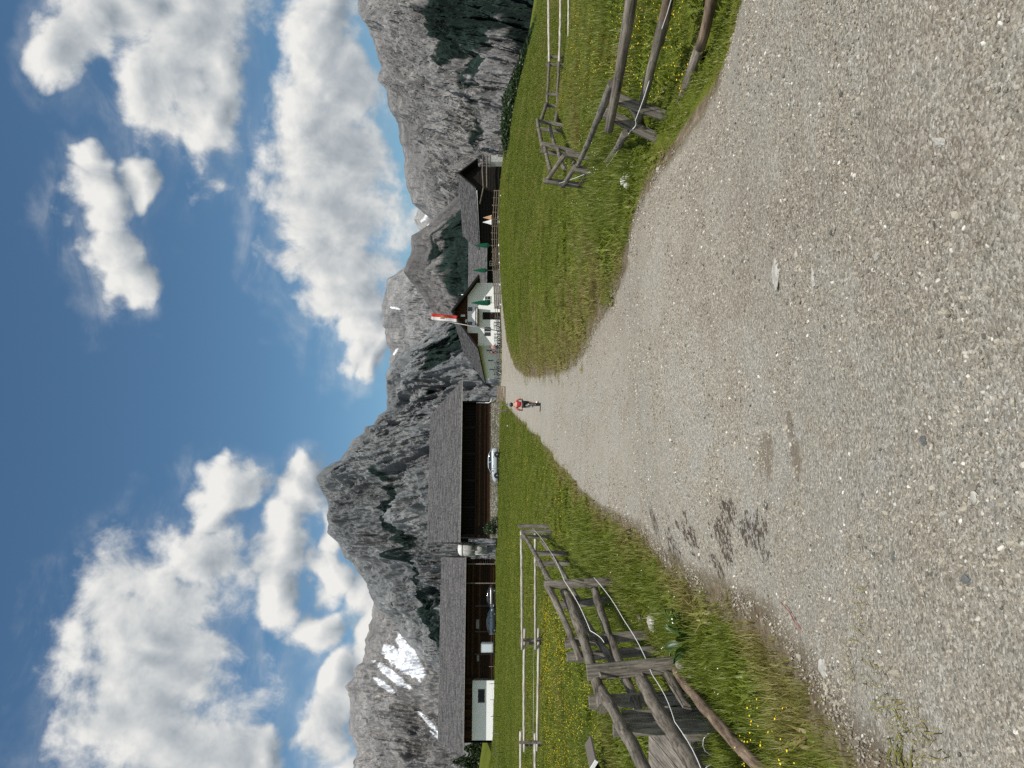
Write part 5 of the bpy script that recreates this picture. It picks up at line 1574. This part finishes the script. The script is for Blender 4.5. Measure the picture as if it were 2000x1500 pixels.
def clump(name, n, rad, h0, h1, w, seed, lean=.5, wide=False):
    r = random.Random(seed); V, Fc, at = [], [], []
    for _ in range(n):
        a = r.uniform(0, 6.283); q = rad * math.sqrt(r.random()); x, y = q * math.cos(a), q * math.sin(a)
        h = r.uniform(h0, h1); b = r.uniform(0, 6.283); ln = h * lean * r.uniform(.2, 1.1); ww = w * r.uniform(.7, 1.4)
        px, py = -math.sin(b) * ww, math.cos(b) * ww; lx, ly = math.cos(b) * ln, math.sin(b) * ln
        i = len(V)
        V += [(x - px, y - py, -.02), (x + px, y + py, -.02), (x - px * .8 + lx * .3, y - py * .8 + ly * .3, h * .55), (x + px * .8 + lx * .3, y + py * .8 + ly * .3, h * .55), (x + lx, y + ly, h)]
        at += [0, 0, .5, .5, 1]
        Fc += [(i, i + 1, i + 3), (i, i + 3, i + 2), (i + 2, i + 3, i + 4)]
    return np_mesh(name, V, Fc, BLADE, False, {'blade': ('FLOAT', at)})


def flower(name, n, rad, h0, h1, pr, mat, seed):
    r = random.Random(seed); b = B()
    for _ in range(n):
        a = r.uniform(0, 6.283); q = rad * math.sqrt(r.random()); x, y = q * math.cos(a), q * math.sin(a); h = r.uniform(h0, h1)
        c = (x, y, h); k = 6; i = len(b.v); tl = Vector((r.uniform(-.5, .5), r.uniform(-.8, .2), 1)).normalized(); ex = tl.orthogonal().normalized(); ey = tl.cross(ex)
        b.v.append(c)
        for j in range(k):
            p = Vector(c) + (ex * math.cos(6.283 * j / k) + ey * math.sin(6.283 * j / k)) * pr * r.uniform(.8, 1.15) + tl * pr * .4; b.v.append(tuple(p))
        for j in range(k): b.face((i, i + 1 + j, i + 1 + (j + 1) % k))
    return b.build(name, mat)


def in_view(n, y0, y1, rng, k=.545, pad=1.0):
    y = np.exp(rng.uniform(math.log(y0), math.log(y1), n)); x = rng.uniform(-1, 1, n) * (k * y + pad)
    return x, y


BLOCK = [(-21.5, 98.5, 26, 20), (-57, 116, 32, 14)]


def grass():
    rng = np.random.default_rng(3)
    x, y = in_view(330000, 2.3, 118, rng)
    dens = 1 / (y * y)
    keep = rng.random(len(x)) < np.clip(95.0 / (330000 / (4.3 * y * y)), 0, 1)
    d = road_dist(x, y)
    nz = fbm(x * 1.2, y * 1.2, None, 4, 91); nb = fbm(x * .12, y * .12, None, 3, 92); nm = fbm(x * .5, y * .5, None, 3, 94)
    soft = np.where(x < 0, np.interp(y, [3, 8, 14, 40], [.42, .36, .3, .25]), np.interp(y, [5, 10, 14, 24, 60, 85], [.30, .45, .8, 1.8, 2.2, 1.4]))
    p = sstep(d + nz * soft * .9, -.15 * soft, soft * 1.05)
    # a few tufts stray onto the stony left margin
    p = np.where((d < 0.05) & (x < 0) & (y < 8), np.maximum(p, sstep(nz, .12, .42) * sstep(d, -.95, -.05) * .6), p)
    keep &= rng.random(len(x)) < p
    keep &= ~((y > 97) & (x > -21) & (x < 30)) & ~((y > 88) & (x > -4) & (x < 14) & (d < 6) & (rng.random(len(x)) < .5))
    x, y, d, nz, nb, nm, soft = (a[keep] for a in (x, y, d, nz, nb, nm, soft))
    z = ground_z(x, y)
    n = len(x)
    tall = ((d < 2.2) & (y < 16) & (x < 0)) | ((np.abs(x - 3.6) < 1.1) & (y < 17) & (y > 9.6))
    near = y < 9
    idx = rng.integers(0, 4, n)
    idx = np.where((tall & (rng.random(n) < .6)) | ((nm + .5 * nz > .22) & (y < 45) & ~((x > 2) & (y < 9.8))), rng.integers(4, 6, n), idx)
    idx = np.where((fbm(x * 1.9, y * 1.9, None, 3, 99) + rng.uniform(-.2, .2, n) > .24) & (y < 26) & (d < 5), rng.integers(6, 8, n), idx)
    sh = np.where(y < 20, 1.0, 0.9) * (0.7 + .5 * rng.random(n)) * np.clip(.35 + d * .9, .35, 1.0)
    sh = np.where((d < 0.1) & (y < 9), sh * .8, sh)
    sh = np.where((x > 2.2) & (x < 4.6) & (y < 9.6), sh * .6, sh)
    sx = np.interp(y, [3, 10, 30, 60, 118], [.7, 1.0, 1.5, 2.4, 4.2]) * (0.8 + .4 * rng.random(n))
    sh = sh * np.interp(y, [3, 10, 118], [.9, 1, 1.3])
    tint = .40 + .45 * nb + .55 * nm + .30 * nz
    dry = (1 - sstep(d, 0, np.where(x > 0, np.interp(y, [5, 11, 14, 24, 60, 90], [.3, .8, 2.2, 4.5, 5.0, 3.0]), .7)))
    tint = tint + .85 * dry * (0.6 + nz)
    tint = np.where((x > 0) & (y > 14) & (y < 60), tint + .10, tint)
    rot = np.stack([rng.uniform(-.1, .1, n), rng.uniform(-.1, .1, n), rng.uniform(0, 6.28, n)], 1)
    scl = np.stack([sx, sx, sh], 1)
    src = [clump('grass_clump_0%d' % i, 52, .20, .03, .11, .0036, 100 + i, .8) for i in range(4)] + [clump('grass_clump_0%d' % (4 + i), 34, .16, .08, .28, .0034, 120 + i, .55) for i in range(2)] + [clump('grass_clump_0%d' % (6 + i), 22, .15, .05, .17, .013, 140 + i, 1.3) for i in range(2)]
    scatter('grass', np.stack([x, y, z], 1), rot, scl, idx, src, np.clip(tint, 0, 1), label='green meadow grass on both sides of the road', cat='grass')
    # flowers
    xs, ys, ks = [], [], []
    def patch(u0, u1, d0, d1, n_, kind):
        dd = rng.uniform(d0, d1, n_); uu = rng.uniform(u0, u1, n_); xx = (uu - 750) / F * dd
        m = (fbm(xx * .5, dd * .5, None, 3, 96) + rng.uniform(-.3, .3, n_) > -.05) & (road_dist(xx, dd) > .35)
        xs.append(xx[m]); ys.append(dd[m]); ks.append(np.full(m.sum(), kind))
    patch(-60, 330, 18, 28, 800, 0); patch(-60, 260, 13, 18, 150, 0); patch(-60, 200, 28, 45, 260, 0); patch(1330, 1560, 7.2, 11, 150, 1); patch(1300, 1560, 11, 30, 240, 1)
    patch(-40, 120, 4.2, 6.2, 22, 1); patch(100, 420, 6.5, 12, 70, 2); patch(400, 640, 20, 80, 350, 0); patch(900, 1250, 25, 80, 300, 0); patch(300, 470, 30, 80, 350, 0); patch(1080, 1300, 9, 22, 60, 2)
    patch(1320, 1430, 10.5, 15, 80, 3); patch(1210, 1300, 14, 20, 40, 3)
    x = np.concatenate(xs); y = np.concatenate(ys); k = np.concatenate(ks); n = len(x)
    s = np.interp(y, [4, 20, 80], [.8, 1.25, 2.2]) * rng.uniform(.8, 1.2, n); hs = rng.uniform(.7, 1.1, n)
    src = [flower('flower_0', 9, .22, .12, .24, .0095, YELLOW, 1), flower('flower_1', 5, .18, .18, .30, .009, YELLOW, 2), flower('flower_2', 4, .22, .10, .25, .009, WHITEF, 3), flower('flower_3', 16, .26, .08, .22, .008, RUST, 4)]
    scatter('meadow_flowers', np.stack([x, y, ground_z(x, y)], 1), np.stack([x * 0, x * 0, rng.uniform(0, 6.28, n)], 1), np.stack([s, s, hs], 1), k, src, label='yellow buttercups and rusty sorrel scattered in the meadow', cat='flowers')


grass()


def mat_pebble():
    n = NB('loose_gravel')
    t = n.attr('tint', 'Fac', 'INSTANCER'); o = n.obj()
    col = n.ramp(t, [(0.0, (.07, .07, .062)), (.20, (.165, .152, .126)), (.55, (.31, .277, .217)), (.82, (.42, .385, .312)), (.95, (.56, .535, .475)), (1.0, (.70, .68, .61))])
    col = n.mix(n.math('MULTIPLY', n.noise(o, 3.0, 3, .6), .35), col, (.27, .245, .20))
    return n.done(col, .9, None, .2)


def gravel():
    rng = np.random.default_rng(12); m = mat_pebble(); src = []
    for i in range(6):
        b = B(); b.blob((0, 0, 0), (1.0, rng.uniform(.65, .9), rng.uniform(.45, .7)), 200 + i, 1, .30); src.append(b.build('pebble_0%d' % i, m))
    P_, S_ = [], []
    for y0, y1, dens, lo, hi in ((2.2, 4.0, 8000, .0026, .013), (4.0, 6.5, 4800, .0036, .015), (6.5, 10, 2400, .0055, .016), (10, 17, 900, .008, .018), (17, 30, 260, .011, .022)):
        l, r = -3.4, 3.6
        n = int((r - l) * (y1 - y0) * dens)
        y = rng.uniform(y0, y1, n); x = rng.uniform(l, r, n)
        dd = road_dist(x, y); cl = fbm(x * 1.4, y * 1.4, None, 4, 77)
        tr = np.exp(-((np.abs(x - sum(road_edges(y)) / 2) - .8) / .4) ** 2)
        k = (dd < .15 * rng.random(n)) & (np.abs(x) < .54 * y + .3) & (rng.random(n) < np.clip(.42 + cl * 2.0 - .25 * tr, .05, 1))
        x, y = x[k], y[k]; n = len(x)
        s = lo * (hi / lo) ** (rng.random(n) ** 2.4) * np.where(rng.random(n) < .02, 1.7, 1)
        P_.append(np.stack([x, y, ground_z(x, y) + .012 + s * rng.uniform(-.15, .25, n)], 1)); S_.append(s)
    Pn = np.concatenate(P_); s = np.concatenate(S_); n = len(Pn)
    Pn[:, 2] += sstep(14 - Pn[:, 1], 0, 8) * 0.010 * fbm(Pn[:, 0] * 5, Pn[:, 1] * 5, None, 4, 31)
    tint = np.clip(rng.normal(.5, .24, n), 0, 1)
    for (sx_, sy_, a, b_) in STAINS:       # wet stones are dark
        w = ((Pn[:, 0] - sx_) / a) ** 2 + ((Pn[:, 1] - sy_) / (a * 1.15)) ** 2
        kill = (w < 2.4) & (rng.random(n) < .93)
        Pn[kill, 2] -= .05
    print('gravel', n)
    scatter('gravel', Pn, rng.uniform(0, 6.28, (n, 3)) * np.array([.12, .12, 1]), np.repeat(s[:, None], 3, 1), rng.integers(0, 6, n), src, tint, label='loose pale gravel lying on the road', cat='gravel')


gravel()


# ------------------------------------------------------------------ bushes, dock plant, trees
def mat_leaf(name, a, b):
    n = NB(name); rnd = n.attr('leaf'); col = n.ramp(rnd, [(0, a), (1, b)])
    d = n.node('ShaderNodeBsdfDiffuse'); n.put(d.inputs[0], col); tr = n.node('ShaderNodeBsdfTranslucent'); n.put(tr.inputs[0], col)
    gl = n.node('ShaderNodeBsdfGlossy'); gl.inputs['Roughness'].default_value = .4
    m1 = n.node('ShaderNodeMixShader'); m1.inputs[0].default_value = .25; n.L.new(d.outputs[0], m1.inputs[1]); n.L.new(tr.outputs[0], m1.inputs[2])
    m2 = n.node('ShaderNodeMixShader'); m2.inputs[0].default_value = .04; n.L.new(m1.outputs[0], m2.inputs[1]); n.L.new(gl.outputs[0], m2.inputs[2])
    o = n.node('ShaderNodeOutputMaterial'); n.L.new(m2.outputs[0], o.inputs[0]); return n.m


LEAFDARK = mat_leaf('shrub_leaf', (.012, .028, .010), (.045, .075, .020))
LEAFDOCK = mat_leaf('dock_leaf', (.022, .055, .010), (.060, .115, .020))


def leaf_crown(name, pts, size, mat, parent, seed):
    rng = np.random.default_rng(seed); n = len(pts)
    a = rng.normal(size=(n, 3)); a /= np.linalg.norm(a, axis=1)[:, None]; b = np.cross(a, rng.normal(size=(n, 3))); b /= np.linalg.norm(b, axis=1)[:, None]
    s = size * rng.uniform(.6, 1.3, n)[:, None]
    V = np.stack([pts - a * s, pts + b * s * .5, pts + a * s, pts - b * s * .5], 1).reshape(-1, 3)
    o = np_mesh(name, V, np.arange(4 * n).reshape(n, 4), mat, False, {'leaf': ('FLOAT', np.repeat(rng.random(n), 4))})
    o.parent = parent
    return o


def bush(u, d, w, h, label, seed, n=2600):
    x = (u - 750) / F * d; z = gz(x, d); rng = np.random.default_rng(seed)
    t = thing('shrub', (x, d, z), label, 'shrub')
    for k in range(5): B().tube([(0, 0, -.1), (rng.uniform(-.3, .3) * w, rng.uniform(-.3, .3) * w, h * .7)], [.05, .015], 6).build('stem', BROWNWOOD, t)
    c = rng.normal(size=(16, 3)) * np.array([w * .30, w * .30, h * .18]) + np.array([0, 0, h * .5]); r = rng.uniform(.18, .36, 16) * w
    k = rng.integers(0, 16, n); v = rng.normal(size=(n, 3)); v /= np.linalg.norm(v, axis=1)[:, None]
    pts = c[k] + v * (r[k] * rng.random(n) ** .33)[:, None]; pts = pts[pts[:, 2] > .02]
    leaf_crown('crown', pts, .09, LEAFDARK, t, seed)


bush(470, 95.5, 1.9, 2.4, 'rounded dark green shrub at the corner of the log barn', 5)


def spruce(x, y, z, h, w, label, seed):
    rng = np.random.default_rng(seed)
    t = thing('spruce_tree', (x, y, z), label, 'tree')
    B().tube([(0, 0, -.3), (.05, 0, h * .5), (0, 0, h)], [.18, .1, .02], 8).build('trunk', BARKWOOD, t)
    pts = []
    for lv in np.linspace(.1, .98, 22):
        R = w * (1 - lv) ** .85 + .1; nb_ = int(6 + 6 * (1 - lv))
        for k in range(nb_):
            a = rng.uniform(0, 6.28); Rk = R * rng.uniform(.65, 1.1); m = int(26 * Rk) + 8; s = rng.random(m) ** .7
            q = np.stack([np.cos(a) * Rk * s + rng.normal(0, .09, m) * (1.3 - s), np.sin(a) * Rk * s + rng.normal(0, .09, m) * (1.3 - s), h * lv - .28 * Rk * s ** 1.4 + rng.normal(0, .05, m)], 1); pts.append(q)
    leaf_crown('crown', np.concatenate(pts), .14, LEAFDARK, t, seed)


for i, (u, vt, d, w, lab) in enumerate(((12, 884, 132, 2.4, 'dark spruce at the far left edge beyond the low barn'), (-22, 870, 134, 2.6, 'taller dark spruce cut by the left picture edge'), (38, 905, 131, 1.8, 'short dark spruce tucked behind the end of the low barn'))):
    p = P(u, vt, d); z = gz(p.x, d); spruce(p.x, d, z, p.z - z, w, lab, 60 + i)


def dock():
    x, y = (252 - 750) / F * 7.9, 7.9
    t = thing('dock_plant', (x, y, gz(x, y)), 'broad leaved green dock plant in the grass below the left fence', 'plant')
    r = random.Random(4)
    for k in range(26):
        a = r.uniform(0, 6.28); q = r.uniform(.0, .20); L_ = r.uniform(.14, .26); w = L_ * r.uniform(.26, .36); up = r.uniform(.25, 1.1); bx, by = q * math.cos(a), q * math.sin(a)
        rows = []
        for j in range(6):
            s = j / 5; ww = w * math.sin(math.pi * min(.97, s * .85 + .12)); rr = L_ * s; zz = .03 + .16 * up * math.sin(s * 1.9) + .05 * s
            c = Vector((bx + math.cos(a) * rr, by + math.sin(a) * rr, zz)); sd = Vector((-math.sin(a), math.cos(a), 0)) * ww * .5
            rows.append([c - sd + Vector((0, 0, .015)), c, c + sd + Vector((0, 0, .015))])
        b = B(); b.grid(rows); o = b.build('leaf', LEAFDOCK, t)
        at = o.data.attributes.new('leaf', 'FLOAT', 'POINT'); v = r.random(); at.data.foreach_set('value', [v] * len(o.data.vertices))


dock()


def thicket():
    """dwarf pine scrub beyond the edge of the right meadow"""
    rng = np.random.default_rng(9); b = B()
    src = []
    for k in range(3):
        n = 420; v = rng.normal(size=(n, 3)); v /= np.linalg.norm(v, axis=1)[:, None]; v[:, 2] = np.abs(v[:, 2])
        pts = v * (rng.random(n) ** .4)[:, None] * (1 + .35 * fbm(v[:, 0] * 2, v[:, 1] * 2, v[:, 2] * 2, 2, k))[:, None]
        o = leaf_crown('scrub_0%d' % k, pts, .13, LEAFDARK, None, 70 + k); src.append(o)
    n = 2200
    u = rng.uniform(1215, 1560, n); d = rng.uniform(70, 125, n); x = (u - 750) / F * d
    z = ground_z(x, d)
    vt = np.interp(u, [1200, 1240, 1300, 1360, 1420, 1470, 1560], [984, 976, 980, 1004, 1032, 1052, 1078])
    zt = EYE - (vt - 1000) / F * d
    k = (zt > z + .3) & (d > 74); u, d, x, z, zt = (a[k] for a in (u, d, x, z, zt)); n = len(u)
    h = np.minimum(zt - z, 4.5) * rng.uniform(.7, 1.0, n); w = rng.uniform(.9, 1.8, n)
    scatter('pine_scrub', np.stack([x, d, z - .1], 1), np.stack([x * 0, x * 0, rng.uniform(0, 6.28, n)], 1), np.stack([w, w, h], 1), rng.integers(0, 3, n), src, label='dark dwarf pine scrub along the far edge of the right meadow', cat='scrub')


thicket()
